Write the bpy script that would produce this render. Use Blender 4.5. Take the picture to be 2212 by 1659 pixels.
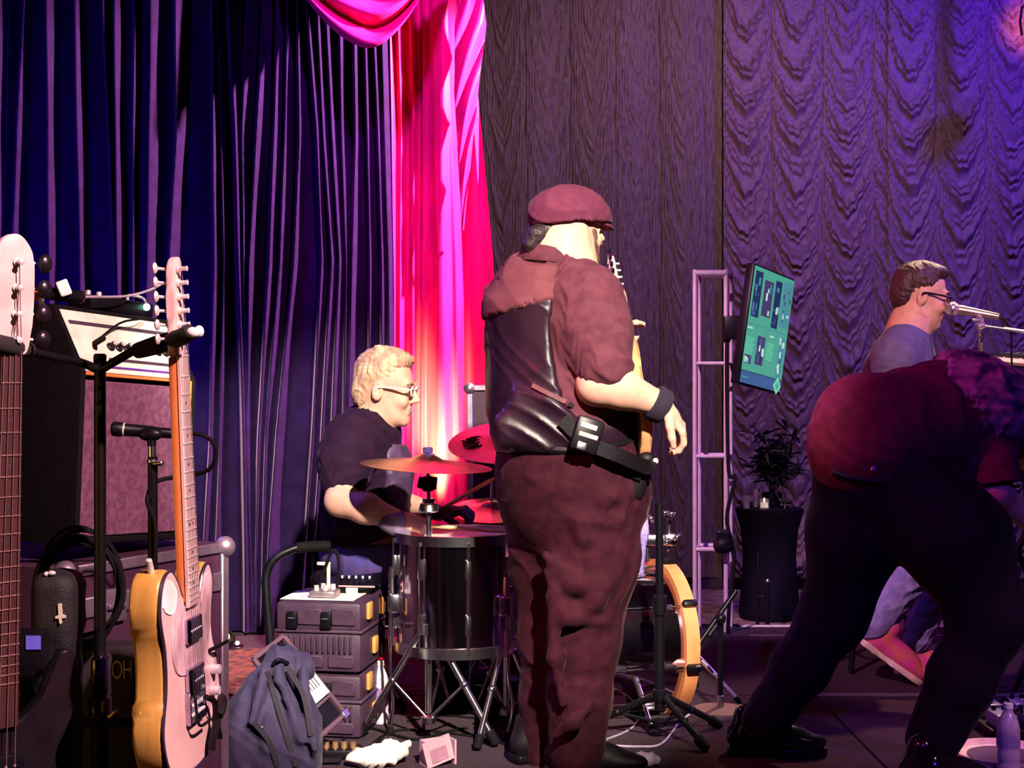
import bpy, bmesh, math, random
import numpy as np
from mathutils import Vector, Matrix, Quaternion
for o in list(bpy.data.objects): bpy.data.objects.remove(o)
scene = bpy.context.scene
col = scene.collection
random.seed(7); rng = np.random.default_rng(7)
# ---------------------------------------------------------------- camera
F, CX, CY, ZC = 3000.0, 1106.0, 829.5, 1.25      # focal length in pixels of the 2212 x 1659 frame; eye 1.25 m above the stage
def P(px, py, d):                                # point seen at a pixel, d metres away
    return Vector(((px-CX)/F*d, d, ZC-(py-CY)/F*d))
cam = bpy.data.cameras.new('camera'); cam.sensor_width = 36.0; cam.lens = 36.0*F/2212.0; cam.clip_end = 100
camo = bpy.data.objects.new('camera', cam); col.objects.link(camo)
camo.location = (0, 0, ZC); camo.rotation_euler = (math.pi/2, 0, 0)
scene.camera = camo
# ---------------------------------------------------------------- world, stage lamps and added fill spots
w = bpy.data.worlds.new('dark_hall'); scene.world = w; w.use_nodes = True
w.node_tree.nodes['Background'].inputs[0].default_value = (0.10, 0.03, 0.30, 1)
w.node_tree.nodes['Background'].inputs[1].default_value = 0.045
def spot(name, loc, target, color, power, size=40, blend=0.6, radius=0.08):
    l = bpy.data.lights.new(name, 'SPOT'); l.color = color; l.energy = power
    l.spot_size = math.radians(size); l.spot_blend = blend; l.shadow_soft_size = radius
    o = bpy.data.objects.new(name, l); col.objects.link(o); o.location = loc
    o.rotation_euler = (Vector(target)-Vector(loc)).to_track_quat('-Z', 'Y').to_euler()
    return o
spot('key_lamp', (1.3, -1.2, 4.6), (-.24, 4.95, 1.0), (1.0, .84, .70), 7400, 20.5, .4, .08)
spot('guitar_fill', (1.9, .5, 3.7), (-.80, 2.9, 1.05), (1.0, .60, .62), 2200, 30, .6, .06)  # added spot, brightens the hanging guitar's face and the amplifier panel
spot('curtain_graze_lamp', (1.3, 6.55, 3.7), (-2.1, 6.75, 1.3), (1.0, .40, .58), 4400, 62, .6, .05)
spot('curtain_blue_lamp', (-2.5, 5.2, 0.35), (-2.3, 6.9, 1.7), (.12, .02, 1.0), 340, 80, .9, .1)
spot('drape_uplight', (-.405, 6.95, .10), (-.400, 7.38, 1.00), (1.0, .86, .05), 6000, 19, 1.0, .02)
spot('drape_magenta_lamp', (.3, 4.6, 4.4), (-.55, 7.4, 1.5), (1.0, .05, .62), 460, 28, .8, .08)
spot('drape_violet_lamp', (-.1, 5.2, 4.6), (-.55, 7.2, 2.9), (.62, .03, 1.0), 420, 40, .8, .08)
spot('wall_blue_lamp', (4.6, 8.6, 5.0), (3.6, 11.2, 3.3), (.14, .03, 1.0), 900, 110, .9, .12)
spot('wall_wash_lamp', (1.7, 7.6, 5.2), (1.1, 11.2, 1.8), (.90, .46, .60), 640, 100, .9, .15)
spot('wall_amber_lamp', (4.10, 10.6, 4.12), (4.14, 11.1, 4.1), (1.0, .20, .02), 40, 70, 1.0, .06)
spot('truss_fill', (-1.2, 2.6, 4.8), (1.0, 7.0, .95), (1.0, .52, .80), 3000, 16, .6, .06)  # extra spot put in to brighten the truss outside the key beam
spot('red_lamp', (-3.2, 1.6, 4.4), (1.45, 4.6, .8), (1.0, .03, .16), 460, 34, .7, .1)
spot('amber_floor_lamp', (-2.6, 1.6, .9), (-.72, 2.7, .75), (1.0, .42, .04), 30, 60, .8, .05)
spot('blue_rim_lamp', (-3.6, 6.0, 4.2), (.1, 4.6, 1.2), (.25, .10, 1.0), 420, 40, .7, .1)
spot('violet_right_lamp', (5.2, 5.6, 4.6), (1.9, 6.1, .7), (.42, .13, 1.0), 800, 40, .7, .12)
spot('warm_top_lamp', (3.0, 7.8, 4.8), (1.75, 6.0, 1.4), (1.0, .66, .45), 1500, 16, .6, .06)
spot('keys_face_fill', (1.0, -.6, 4.4), (1.78, 6.0, 1.55), (1.0, .55, .60), 2400, 9, .7, .06)  # added for the keyboard player's face, which the key leaves dark
spot('shoe_fill', (-1.5, 1.0, 4.6), (1.70, 5.95, .15), (1.0, .45, .72), 1500, 9, .7, .06)  # added narrow beam, only there to light the keyboard player's shoes
spot('trousers_blue_fill', (.4, -1.6, 4.5), (1.55, 4.6, .8), (.12, .04, 1.0), 600, 17, .6, .1)  # put in to tint the bending performer's trousers and nearby floor blue
spot('bottle_fill', (3.6, .6, 4.4), (1.58, 4.55, .08), (1.0, .50, .62), 700, 10, .8, .06)  # added to brighten the bottle and tray at the lower right
vs = scene.view_settings
vs.view_transform = 'Standard'; vs.look = 'None'; vs.exposure = 0.0; vs.gamma = 1.0; vs.use_curve_mapping = False
# ---------------------------------------------------------------- materials
MATS = {}
def mat(name, c, rough=0.6, metal=0.0, c2=None, scale=20.0, bump=0.0, bscale=60.0, sheen=0.0, sheen_tint=(1,1,1), coat=0.0,
        emit=None, estr=0.0, stretch=(1,1,1), trans=0.0, spec=0.5, sheen_rough=0.3, ior=1.45):
    if name in MATS: return MATS[name]
    m = bpy.data.materials.new(name); m.use_nodes = True; nt = m.node_tree; b = nt.nodes['Principled BSDF']
    b.inputs['Roughness'].default_value = rough; b.inputs['Metallic'].default_value = metal
    b.inputs['Sheen Weight'].default_value = sheen; b.inputs['Sheen Tint'].default_value = (*sheen_tint, 1)
    b.inputs['Sheen Roughness'].default_value = sheen_rough
    b.inputs['Coat Weight'].default_value = coat; b.inputs['Transmission Weight'].default_value = trans
    b.inputs['Specular IOR Level'].default_value = spec; b.inputs['IOR'].default_value = ior
    if c2 is None: c2 = tuple(x*0.78 for x in c)
    tc = nt.nodes.new('ShaderNodeTexCoord'); mp = nt.nodes.new('ShaderNodeMapping'); mp.inputs['Scale'].default_value = stretch
    nt.links.new(tc.outputs['Object'], mp.inputs[0])
    n = nt.nodes.new('ShaderNodeTexNoise'); n.inputs['Scale'].default_value = scale; n.inputs['Detail'].default_value = 4
    r = nt.nodes.new('ShaderNodeValToRGB'); r.color_ramp.elements[0].position = .38; r.color_ramp.elements[1].position = .62
    r.color_ramp.elements[0].color = (*c2, 1); r.color_ramp.elements[1].color = (*c, 1)
    nt.links.new(mp.outputs[0], n.inputs['Vector']); nt.links.new(n.outputs['Fac'], r.inputs[0]); nt.links.new(r.outputs[0], b.inputs['Base Color'])
    if bump > 0:
        n2 = nt.nodes.new('ShaderNodeTexNoise'); n2.inputs['Scale'].default_value = bscale; n2.inputs['Detail'].default_value = 3
        bp = nt.nodes.new('ShaderNodeBump'); bp.inputs['Strength'].default_value = bump; bp.inputs['Distance'].default_value = 0.01
        nt.links.new(mp.outputs[0], n2.inputs['Vector']); nt.links.new(n2.outputs['Fac'], bp.inputs['Height']); nt.links.new(bp.outputs[0], b.inputs['Normal'])
    if emit:
        b.inputs['Emission Color'].default_value = (*emit, 1); b.inputs['Emission Strength'].default_value = estr
    MATS[name] = m; return m
# ---------------------------------------------------------------- scene-graph helpers
ORG = {}; WM = {}
def props(o, label=None, cat=None, group=None, kind=None):
    if label: o['label'] = label
    if cat: o['category'] = cat
    if group: o['group'] = group
    if kind: o['kind'] = kind
    return o
def thing(name, label, cat, loc, group=None):
    o = bpy.data.objects.new(name, None); col.objects.link(o); o.location = loc; o.empty_display_size = .1
    ORG[o] = Vector(loc); WM[o] = Matrix.Translation(ORG[o]); return props(o, label, cat, group)
def meshdata(name, v, f, m, smooth=40):
    me = bpy.data.meshes.new(name)
    me.from_pydata([tuple(map(float, p)) for p in v] if not isinstance(v, np.ndarray) else v.tolist(), [], f if not isinstance(f, np.ndarray) else f.tolist())
    if m: me.materials.append(m)
    if smooth:
        me.polygons.foreach_set('use_smooth', np.ones(len(me.polygons), bool)); 
        if smooth < 180: me.set_sharp_from_angle(angle=math.radians(smooth))
    me.update(); return me
def link(name, me, parent=None, M=None, loc=None):
    o = bpy.data.objects.new(name, me); col.objects.link(o)
    if parent is not None:
        o.parent = parent; ORG[o] = ORG[parent]; WM[o] = WM[parent].copy()
        if M is not None: o.matrix_local = WM[parent].inverted() @ M; WM[o] = M.copy()
    elif M is not None: o.matrix_world = M; ORG[o] = M.translation.copy(); WM[o] = M.copy()
    else: ORG[o] = Vector(loc or (0,0,0)); o.location = ORG[o]; WM[o] = Matrix.Translation(ORG[o])
    return o
def obj(name, vf, m, parent=None, loc=None, smooth=40, label=None, cat=None, group=None, kind=None):
    """world-space vertices -> one mesh object (origin at its root's base)"""
    v, f = vf; Mi = WM[parent].inverted() if parent is not None else Matrix.Translation(-Vector(loc or (0,0,0)))
    v = np.asarray([tuple(p) for p in v] if not isinstance(v, np.ndarray) else v, float); A = np.array(Mi); v = v@A[:3, :3].T+A[:3, 3]
    o = link(name, meshdata(name, v, f, m, smooth), parent, None, loc)
    return props(o, label, cat, group, kind)
def xf(vf, M): return [M @ Vector(p) for p in vf[0]], vf[1]
def join(*vfs):
    V, Fs = [], []
    for v, f in vfs:
        n = len(V); V += [tuple(p) for p in v]; Fs += [tuple(int(i)+n for i in q) for q in f]
    return V, Fs
def frame(o, x, y=None, z=None):
    """matrix from origin and two axes (x given, plus y or z hint)"""
    x = Vector(x).normalized()
    if z is not None: z = Vector(z); y = z.cross(x).normalized(); z = x.cross(y)
    else: y = Vector(y); z = x.cross(y).normalized(); y = z.cross(x)
    M = Matrix((x, y, z)).transposed().to_4x4(); M.translation = Vector(o); return M
def frame_yz(o, y, z):
    y = Vector(y).normalized(); x = y.cross(Vector(z)).normalized(); z = x.cross(y)
    M = Matrix((x, y, z)).transposed().to_4x4(); M.translation = Vector(o); return M
def axz(a, b):
    """matrix at a with z towards b"""
    z = (Vector(b)-Vector(a)).normalized(); x = z.orthogonal().normalized(); return frame(a, x, z=z)
# ---------------------------------------------------------------- shapes (vertices, faces)
def bm_out(bm):
    bm.verts.ensure_lookup_table(); bm.verts.index_update()
    r = [v.co.copy() for v in bm.verts], [tuple(v.index for v in f.verts) for f in bm.faces]; bm.free(); return r
def box(sx, sy, sz, bev=0.0, seg=2, M=None, c=(0,0,0)):
    bm = bmesh.new(); bmesh.ops.create_cube(bm, size=1)
    for v in bm.verts: v.co = Vector((v.co.x*sx+c[0], v.co.y*sy+c[1], v.co.z*sz+c[2]))
    if bev > 0: bmesh.ops.bevel(bm, geom=bm.edges[:], offset=bev, segments=seg, profile=.5, affect='EDGES')
    r = bm_out(bm); return xf(r, M) if M else r
def lathe(prof, n=24, M=None, closed=False):
    """prof: list of (r, z)"""
    V, Fs = [], []
    for r, z in prof:
        for i in range(n):
            a = 2*math.pi*i/n; V.append(Vector((r*math.cos(a), r*math.sin(a), z)))
    m = len(prof)
    for j in range(m-1 if not closed else m):
        j2 = (j+1) % m
        for i in range(n): Fs.append((j*n+i, j*n+(i+1)%n, j2*n+(i+1)%n, j2*n+i))
    if not closed:
        Fs.append(tuple(range(n-1, -1, -1))); Fs.append(tuple((m-1)*n+i for i in range(n)))
    return xf((V, Fs), M) if M else (V, Fs)
def rod(a, b, r, r2=None, n=10, bev=True):
    L = (Vector(b)-Vector(a)).length; r2 = r if r2 is None else r2; e = min(r, r2, L/2)*.25 if bev else 0
    prof = [(r-e, 0), (r, e), (r2, L-e), (r2-e, L)] if bev else [(r, 0), (r2, L)]
    return lathe(prof, n, axz(a, b))
def spline(pts, n=8, closed=False):
    pts = [Vector(p) for p in pts]; N = len(pts); out = []
    rngi = range(N) if closed else range(N-1)
    for i in rngi:
        g = (lambda k: pts[k % N]) if closed else (lambda k: pts[min(max(k, 0), N-1)])
        p0, p1, p2, p3 = g(i-1), g(i), g(i+1), g(i+2)
        for k in range(n):
            t = k/n
            out.append(.5*((2*p1)+(p2-p0)*t+(2*p0-5*p1+4*p2-p3)*t*t+(3*p1-p0-3*p2+p3)*t**3))
    if not closed: out.append(pts[-1])
    return out
def tube(pts, r, n=8, sm=6, closed=False):
    """round tube along a smooth path; r a number or list per control point"""
    P_ = spline(pts, sm, closed) if sm > 1 else [Vector(p) for p in pts]
    m = len(P_); V, Fs = [], []
    rs = [r]*m if not isinstance(r, (list, tuple)) else [float(np.interp(i/(m-1)*(len(r)-1), range(len(r)), r)) for i in range(m)]
    u = None
    for i, p in enumerate(P_):
        t = ((P_[(i+1) % m]-P_[i-1]) if closed else (P_[min(i+1, m-1)]-P_[max(i-1, 0)])).normalized()
        u = t.orthogonal().normalized() if u is None else (u-t*u.dot(t)).normalized()
        w_ = t.cross(u)
        for k in range(n):
            a = 2*math.pi*k/n; V.append(p+(u*math.cos(a)+w_*math.sin(a))*rs[i])
    for i in range(m if closed else m-1):
        j = (i+1) % m
        for k in range(n): Fs.append((i*n+k, i*n+(k+1)%n, j*n+(k+1)%n, j*n+k))
    if not closed: Fs.append(tuple(range(n-1, -1, -1))); Fs.append(tuple((m-1)*n+k for k in range(n)))
    return V, Fs
def prism(outline, z0, z1, bev=0.0, seg=2, M=None):
    bm = bmesh.new(); vs_ = [bm.verts.new((p[0], p[1], z0)) for p in outline]
    f = bm.faces.new(vs_); f.normal_update()
    if f.normal.z > 0: f.normal_flip()
    r = bmesh.ops.extrude_face_region(bm, geom=[f])
    for e in r['geom']:
        if isinstance(e, bmesh.types.BMVert): e.co.z = z1
    if bev > 0:
        ed = [e for e in bm.edges if abs(e.verts[0].co.z-e.verts[1].co.z) < 1e-6]
        bmesh.ops.bevel(bm, geom=ed, offset=bev, segments=seg, profile=.5, affect='EDGES')
    bmesh.ops.recalc_face_normals(bm, faces=bm.faces[:])
    r = bm_out(bm); return xf(r, M) if M else r
def sphere(c, r, u=14, v=10, M=None):
    if not hasattr(r, '__len__'): r = (r, r, r)
    prof = [(math.sin(math.pi*i/v), -math.cos(math.pi*i/v)) for i in range(v+1)]; prof[0] = (.02, -1); prof[-1] = (.02, 1)
    V, Fs = lathe(prof, u); V = [Vector((p.x*r[0], p.y*r[1], p.z*r[2])) for p in V]
    if M: V = [M.to_3x3() @ p for p in V]
    return [p+Vector(c) for p in V], Fs
def sheet(fn, nu, nv, thick=0.0):
    """grid surface fn(u, v)->point arrays; numpy"""
    U, W = np.meshgrid(np.linspace(0, 1, nu), np.linspace(0, 1, nv), indexing='ij')
    X, Y, Z = fn(U, W); V = np.stack([X, Y, Z], -1).reshape(-1, 3)
    i = np.arange((nu-1)*(nv-1)); a = (i//(nv-1))*nv+i % (nv-1)
    Fs = np.stack([a, a+nv, a+nv+1, a+1], 1)
    return V, Fs
# ---------------------------------------------------------------- implicit surfaces for bodies and cloth
class S:
    def __init__(s, h=.006): s.h = h; s.ops = []; s.cuts = []
    def add(s, fn, lo, hi, k, sub): s.ops.append((fn, np.array(lo, float), np.array(hi, float), k, sub)); return s
    def cap(s, a, b, ra, rb=None, k=.02, sub=False, flat=None):
        a = np.array(a, float); b = np.array(b, float); rb = ra if rb is None else rb; ba = b-a; L2 = max(ba@ba, 1e-9); R = max(ra, rb)
        if flat is not None: n_ = np.array(Vector(flat[0]).normalized()); sc = flat[1]
        def fn(p):
            q = p-a; m = 1.0
            if flat is not None:
                q = q+np.outer((q-np.outer(np.clip(q@ba/L2, 0, 1), ba))@n_, n_)*(1/sc-1); m = min(1.0, sc)
            t = np.clip(q@ba/L2, 0, 1); return (np.linalg.norm(q-np.outer(t, ba), axis=1)-(ra+(rb-ra)*t))*m
        e = R*max(1.0, flat[1] if flat is not None else 1.0)+k+3*s.h
        return s.add(fn, np.minimum(a, b)-e, np.maximum(a, b)+e, k, sub)
    def chain(s, pts, rs, k=.02, flat=None):
        for i in range(len(pts)-1): s.cap(pts[i], pts[i+1], rs[i], rs[i+1], k, flat=flat)
        return s
    def ell(s, c, r, R=None, k=.02, sub=False):
        c = np.array(c, float); r = np.array(r, float); Rm = np.eye(3) if R is None else np.array(R.to_3x3())
        def fn(p):
            q = (p-c)@Rm; k0 = np.linalg.norm(q/r, axis=1); k1 = np.linalg.norm(q/(r*r), axis=1)+1e-9; return k0*(k0-1)/k1
        e = r.max()+k+3*s.h; return s.add(fn, c-e, c+e, k, sub)
    def rbox(s, c, half, rad=.01, R=None, k=.01, sub=False):
        c = np.array(c, float); hf = np.array(half, float)-rad; Rm = np.eye(3) if R is None else np.array(R.to_3x3())
        def fn(p):
            q = np.abs((p-c)@Rm)-hf; return np.linalg.norm(np.maximum(q, 0), axis=1)+np.minimum(q.max(1), 0)-rad
        e = np.linalg.norm(half)+k+3*s.h; return s.add(fn, c-e, c+e, k, sub)
    def cut(s, c, n): s.cuts.append((np.array(c, float), np.array(Vector(n).normalized()))); return s
    def mesh(s, disp=None):
        h = s.h; lo = np.min([o[1] for o in s.ops if not o[4]], 0); hi = np.max([o[2] for o in s.ops if not o[4]], 0)
        n = np.ceil((hi-lo)/h).astype(int)+1; f = np.full(tuple(n), 1.0, np.float32)
        for fn, a, b, k, sub in s.ops:
            i0 = np.maximum(np.floor((a-lo)/h).astype(int), 0); i1 = np.minimum(np.ceil((b-lo)/h).astype(int)+1, n)
            if (i1 <= i0).any(): continue
            g = np.stack(np.meshgrid(*[lo[j]+h*np.arange(i0[j], i1[j]) for j in range(3)], indexing='ij'), -1)
            d = fn(g.reshape(-1, 3)).reshape(g.shape[:3]); sl = tuple(slice(i0[j], i1[j]) for j in range(3)); cur = f[sl]
            if sub:
                d = -d; hh = np.clip(.5-.5*(cur-d)/k, 0, 1); f[sl] = cur*(1-hh)+d*hh+k*hh*(1-hh)
            else:
                hh = np.clip(.5+.5*(cur-d)/k, 0, 1); f[sl] = cur*(1-hh)+d*hh-k*hh*(1-hh)
        for c, nn in s.cuts:
            ax = [(lo[j]+h*np.arange(n[j])-c[j])*nn[j] for j in range(3)]
            f = np.maximum(f, ax[0][:, None, None]+ax[1][None, :, None]+ax[2][None, None, :]).astype(np.float32)
        v, q = nets(f, lo, h)
        if disp is not None:
            nm = vnormals(v, q); v = v+nm*disp(v)[:, None]
        return v, q
def nets(f, o, h):
    ins = f < 0
    C = [(i, j, k) for i in (0, 1) for j in (0, 1) for k in (0, 1)]
    sh = tuple(x-1 for x in f.shape); cnt = np.zeros(sh, np.int8)
    for i, j, k in C: cnt += ins[i:i+sh[0], j:j+sh[1], k:k+sh[2]]
    act = (cnt > 0) & (cnt < 8); idx = np.argwhere(act); ids = np.full(sh, -1, np.int64); ids[act] = np.arange(len(idx))
    acc = np.zeros((len(idx), 3)); ct = np.zeros(len(idx))
    val = {c: f[idx[:, 0]+c[0], idx[:, 1]+c[1], idx[:, 2]+c[2]].astype(float) for c in C}
    for a in C:
        for ax in range(3):
            if a[ax] == 0:
                b = list(a); b[ax] = 1; b = tuple(b); fa, fb = val[a], val[b]; m = (fa < 0) != (fb < 0)
                t = np.where(m, fa/np.where(m, fa-fb, 1), 0); pt = np.array(a)[None, :]+t[:, None]*(np.array(b)-np.array(a))[None, :]
                acc += pt*m[:, None]; ct += m
    v = (idx+acc/ct[:, None])*h+o
    qs = []
    for ax in range(3):
        sl0 = [slice(None)]*3; sl1 = [slice(None)]*3; sl0[ax] = slice(0, -1); sl1[ax] = slice(1, None)
        a_, b_ = ins[tuple(sl0)], ins[tuple(sl1)]; pos = np.argwhere(a_ != b_)
        u, w_ = (ax+1) % 3, (ax+2) % 3
        ok = (pos[:, u] > 0) & (pos[:, w_] > 0) & (pos[:, u] < sh[u]) & (pos[:, w_] < sh[w_]); pos = pos[ok]
        inside = a_[tuple(pos.T)]
        def cid(du, dw):
            p = pos.copy(); p[:, u] -= du; p[:, w_] -= dw; return ids[tuple(p.T)]
        q = np.stack([cid(0, 0), cid(1, 0), cid(1, 1), cid(0, 1)], 1)
        q[~inside] = q[~inside][:, ::-1]; qs.append(q)
    q = np.concatenate(qs); return v, q[(q >= 0).all(1)]
def vnormals(v, q):
    n = np.cross(v[q[:, 2]]-v[q[:, 0]], v[q[:, 3]]-v[q[:, 1]]); N = np.zeros_like(v)
    for i in range(4): np.add.at(N, q[:, i], n)
    return N/np.maximum(np.linalg.norm(N, axis=1), 1e-12)[:, None]
def folds(direction, freq, amp, warp=.35, seed=0, sharp=1.5):
    """cloth creases running across a direction: warped ridges"""
    r = np.random.default_rng(seed); D = np.array(Vector(direction).normalized()); W = r.normal(size=(4, 3))*freq*.35; ph = r.uniform(0, 6.28, 8)
    def fn(p):
        a = p@D*freq+warp*6*(np.sin(p@W[0]+ph[0])+.6*np.sin(p@W[1]+ph[1]))
        e = .5+.5*np.sin(p@W[2]*.8+ph[2])*np.sin(p@W[3]*.8+ph[3])
        return amp*e*((1-np.abs(np.sin(a)))**sharp*2-.6)
    return fn
def addf(*fs): return lambda p: sum(f(p) for f in fs)
# ================================================================ the setting
M_deck = mat('stage_carpet', (.032, .008, .022), .95, c2=(.018, .004, .013), scale=90, bump=.5, bscale=260, sheen=.06, spec=.12)
M_under = mat('stage_frame_paint', (.015, .013, .018), .7)
M_hallcarpet = mat('hall_carpet', (.20, .13, .12), .95, c2=(.10, .055, .06), scale=9, bump=.4, bscale=200)
M_tape = mat('pale_edge_trim', (.52, .58, .42), .5)
M_greytape = mat('grey_gaffer_tape', (.10, .085, .10), .7)
M_wall = mat('hall_wall_paint', (.10, .08, .10), .9)
M_base = mat('baseboard_paint', (.035, .02, .04), .6)
st = props(link('floor', None, None, None, (0, 4.5, 0)), 'dark carpeted stage floor made of deck panels', None, None, 'structure')
rows = [1.85, 3.10, 4.34, 5.58, 6.90, 7.18]; xs = [-6.1, -3.66, -1.22, 1.22, 3.66, 6.1]
for j in range(len(rows)-1):
    for i in range(len(xs)-1):
        obj('deck_panel', box(xs[i+1]-xs[i]-.006, rows[j+1]-rows[j]-.006, .05, .004, 1, c=((xs[i]+xs[i+1])/2, (rows[j]+rows[j+1])/2, -.025)), M_deck, st)
obj('stage_fascia', join(box(12.2, .02, .34, c=(0, 1.87, -.225)), box(12.2, .02, .34, c=(0, 7.16, -.225))), M_under, st)
obj('trim_1', box(11.0, .045, .006, .002, 1, c=(.8, 7.155, .003)), M_tape, None, (.8, 7.155, 0), kind='structure', label='pale edge strip along the back of the stage')
obj('trim_2', box(3.6, .05, .003, .001, 1, c=(3.0, 5.58, .0015)), M_greytape, None, (3.0, 5.58, 0), kind='structure', label='grey tape over the seam between two stage decks')
obj('trim_3', box(2.6, .03, .003, .001, 1, c=(2.4, 6.9, .0015)), M_greytape, None, (2.4, 6.9, 0), kind='structure', label='grey tape near the back of the stage')
obj('floor', box(26, 22, .1, c=(0, 3.0, -.45)), M_hallcarpet, None, (0, 3, -.4), kind='structure', label='mottled carpet of the hall floor behind the stage')
obj('wall_back', box(20, .1, 6.0, c=(0, 11.6, 2.6)), M_wall, None, (0, 11.6, -.4), kind='structure', label='dark hall wall behind the drapery')
obj('wall_left', box(.1, 16, 6.0, c=(-8, 4, 2.6)), M_wall, None, (-8, 4, -.4), kind='structure', label='dark side wall of the hall')
obj('wall_right', box(.1, 16, 6.0, c=(9, 4, 2.6)), M_wall, None, (9, 4, -.4), kind='structure', label='dark side wall of the hall')
obj('ceiling', box(20, 20, .1, c=(0, 2, 5.65)), M_wall, None, (0, 2, 5.6), kind='structure', label='dark hall ceiling')
obj('baseboard_back', box(8.5, .04, .10, .006, 1, c=(3.2, 11.18, -.35)), M_base, None, (3.2, 11.18, -.4), kind='structure', label='dark baseboard below the swagged curtains')
# ---------------------------------------------------------------- swagged curtains on the back wall
M_aus = mat('plum_jacquard', (.150, .100, .125), .62, c2=(.115, .07, .095), scale=30, sheen=.35, sheen_tint=(.9, .7, .8), bump=.15, bscale=220)
M_aus2 = mat('brown_jacquard', (.135, .105, .095), .7, c2=(.085, .06, .06), scale=26, stretch=(3, 3, .35), sheen=.3, bump=.25, bscale=160)
def swagfield(x, z, cw, sag, pitch, amp, seed):
    r = np.random.default_rng(seed); ph = r.uniform(0, 1, 64)
    ci = np.floor(x/cw).astype(int); u = x/cw-ci-.5
    jit = ph[ci % 64]; wob = .02*np.sin(z*9+jit*20)+.012*np.sin(z*23+jit*40)
    a = np.abs(2*u+wob*2)
    zz = z-sag*a**1.6+.03*np.sin(z*5.1+jit*17)+.012*np.sin(37*u+z*8)
    t = zz/pitch+jit*3; t = t+.28*np.sin(2*np.pi*t*.37+jit*9)
    ridge = (1-np.abs(2*(t-np.floor(t))-1))**1.25
    big = .5+.5*np.cos(2*np.pi*(zz/(pitch*3.1)+jit))
    fade = np.clip(1.06-a, 0, 1)**.6
    edge = np.clip((a-.86)/.14, 0, 1)
    gather = (.5+.5*np.sin(u*cw*2*np.pi/.022+2*np.sin(z*3)))*.006
    return amp*(ridge*(.55+.45*big)*fade+.5*big*fade)-edge*.012+gather*(.3+a)
def swag_curtain(name, label, px0, px1, cw, sag, pitch, amp, seed, m, d=11.14, zlo=-.30, nu=300, nv=520, group=None, wave=0.0):
    x0 = (px0-CX)/F*d; x1 = (px1-CX)/F*d; zhi = 5.2
    def fn(U, W):
        X = x0+(x1-x0)*U; Z = zlo+(zhi-zlo)*W
        hfd = swagfield(X-x0+.02, Z, cw, sag, pitch, amp, seed)+wave*(.5+.5*np.sin(X*2*np.pi/.62+.5*np.sin(X*3+Z*.3)))
        return X, d-hfd, Z
    v, f = sheet(fn, nu, nv)
    return obj(name, (v, f), m, None, ((x0+x1)/2, d, zlo), smooth=60, label=label, cat='curtain', group=group)
swag_curtain('swag_curtain', 'brown wood-toned curtain with tall narrow swags beside the pink drape', 560, 1562, .36, .95, .15, .013, 3, M_aus2, nu=640, wave=.045, d=11.18)
swag_curtain('swag_curtain', 'plum curtain with puffed swags behind the screen and cocktail table', 1562, 1918, .405, .36, .100, .036, 5, M_aus, d=11.11, nu=230)
swag_curtain('swag_curtain', 'plum curtain with puffed swags behind the keyboard player', 1918, 2560, .405, .36, .100, .036, 9, M_aus, d=11.08, nu=330)
# ---------------------------------------------------------------- velvet stage curtain at the left
M_velvet = mat('midnight_velvet', (.016, .006, .045), .85, c2=(.012, .004, .032), scale=14, sheen=1.0, sheen_tint=(.85, .55, .80), sheen_rough=.22, spec=.12, bump=.06, bscale=120)
ridges = [  # pixel x of each fold crest at rows 0, 280, 560, 950, 1380, width in px, height
 (-40,-44,-46,-50,-55,9,1),(3,6,8,8,6,9,1),(28,24,14,-8,-20,8,.5),(64,50,40,36,30,9,1),(114,116,117,120,120,9,1),(172,177,183,190,195,8,1),(231,242,256,262,262,8,.9),
 (258,260,264,268,270,9,1),(300,297,296,300,306,9,.9),(336,334,330,326,322,24,1.2),(388,391,374,360,356,9,1),(466,467,470,462,440,8,1),
 (475,483,490,482,470,7,.9),(502,515,522,534,540,12,1.1),(545,529,533,540,552,11,1),(578,562,546,540,536,8,1),(606,598,588,565,556,8,1),(627,620,610,580,570,8,.9),
 (648,652,640,604,575,8,1),(668,690,700,680,650,8,1),(690,703,722,700,668,8,1),(708,722,738,722,700,8,1),(738,742,752,748,735,9,1),(768,772,765,756,750,9,1.1),
 (790,797,802,800,790,7,.9),(808,820,828,830,825,7,.9),(826,834,842,846,846,7,.8),(850,856,860,864,866,8,.9),(880,884,888,892,894,8,.9)]
for k in range(9): ridges.append(tuple([-90-46*k+random.uniform(-10, 10)]*5)+(9, 1))
def velvet(U, W):
    xr_ = np.interp(CY-(.012+4.35*W-ZC)*F/7.1, [0, 300, 600, 1380], [838, 846, 852, 856]); px = -520+(xr_+520)*U; z = .012+4.35*W
    d0 = 6.72+np.clip(px, -520, 905)/870*.42
    row = np.clip(CY-(z-ZC)*F/6.9, 0, 1380); h = np.zeros_like(px)
    for a, b, c_, e, f_, wd, A in ridges:
        xc = np.interp(row, [0, 280, 560, 950, 1380], [a, b, c_, e, f_])
        h = np.maximum(h, A*np.exp(-(np.abs(px-xc)/wd)**1.7))
    hh = .080*h+.010*np.sin(px*.045+z*.7)+.003*np.sin(px*.11-z*1.3)+.004*np.sin(z*7+px*.05)
    return (px-CX)/F*d0, d0-hh, z
obj('stage_curtain', sheet(velvet, 900, 64), M_velvet, None, P(200, CY, 6.8).xy.to_3d(), smooth=0x7f, label='dark blue velvet stage curtain hanging in long vertical folds', cat='curtain')
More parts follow.
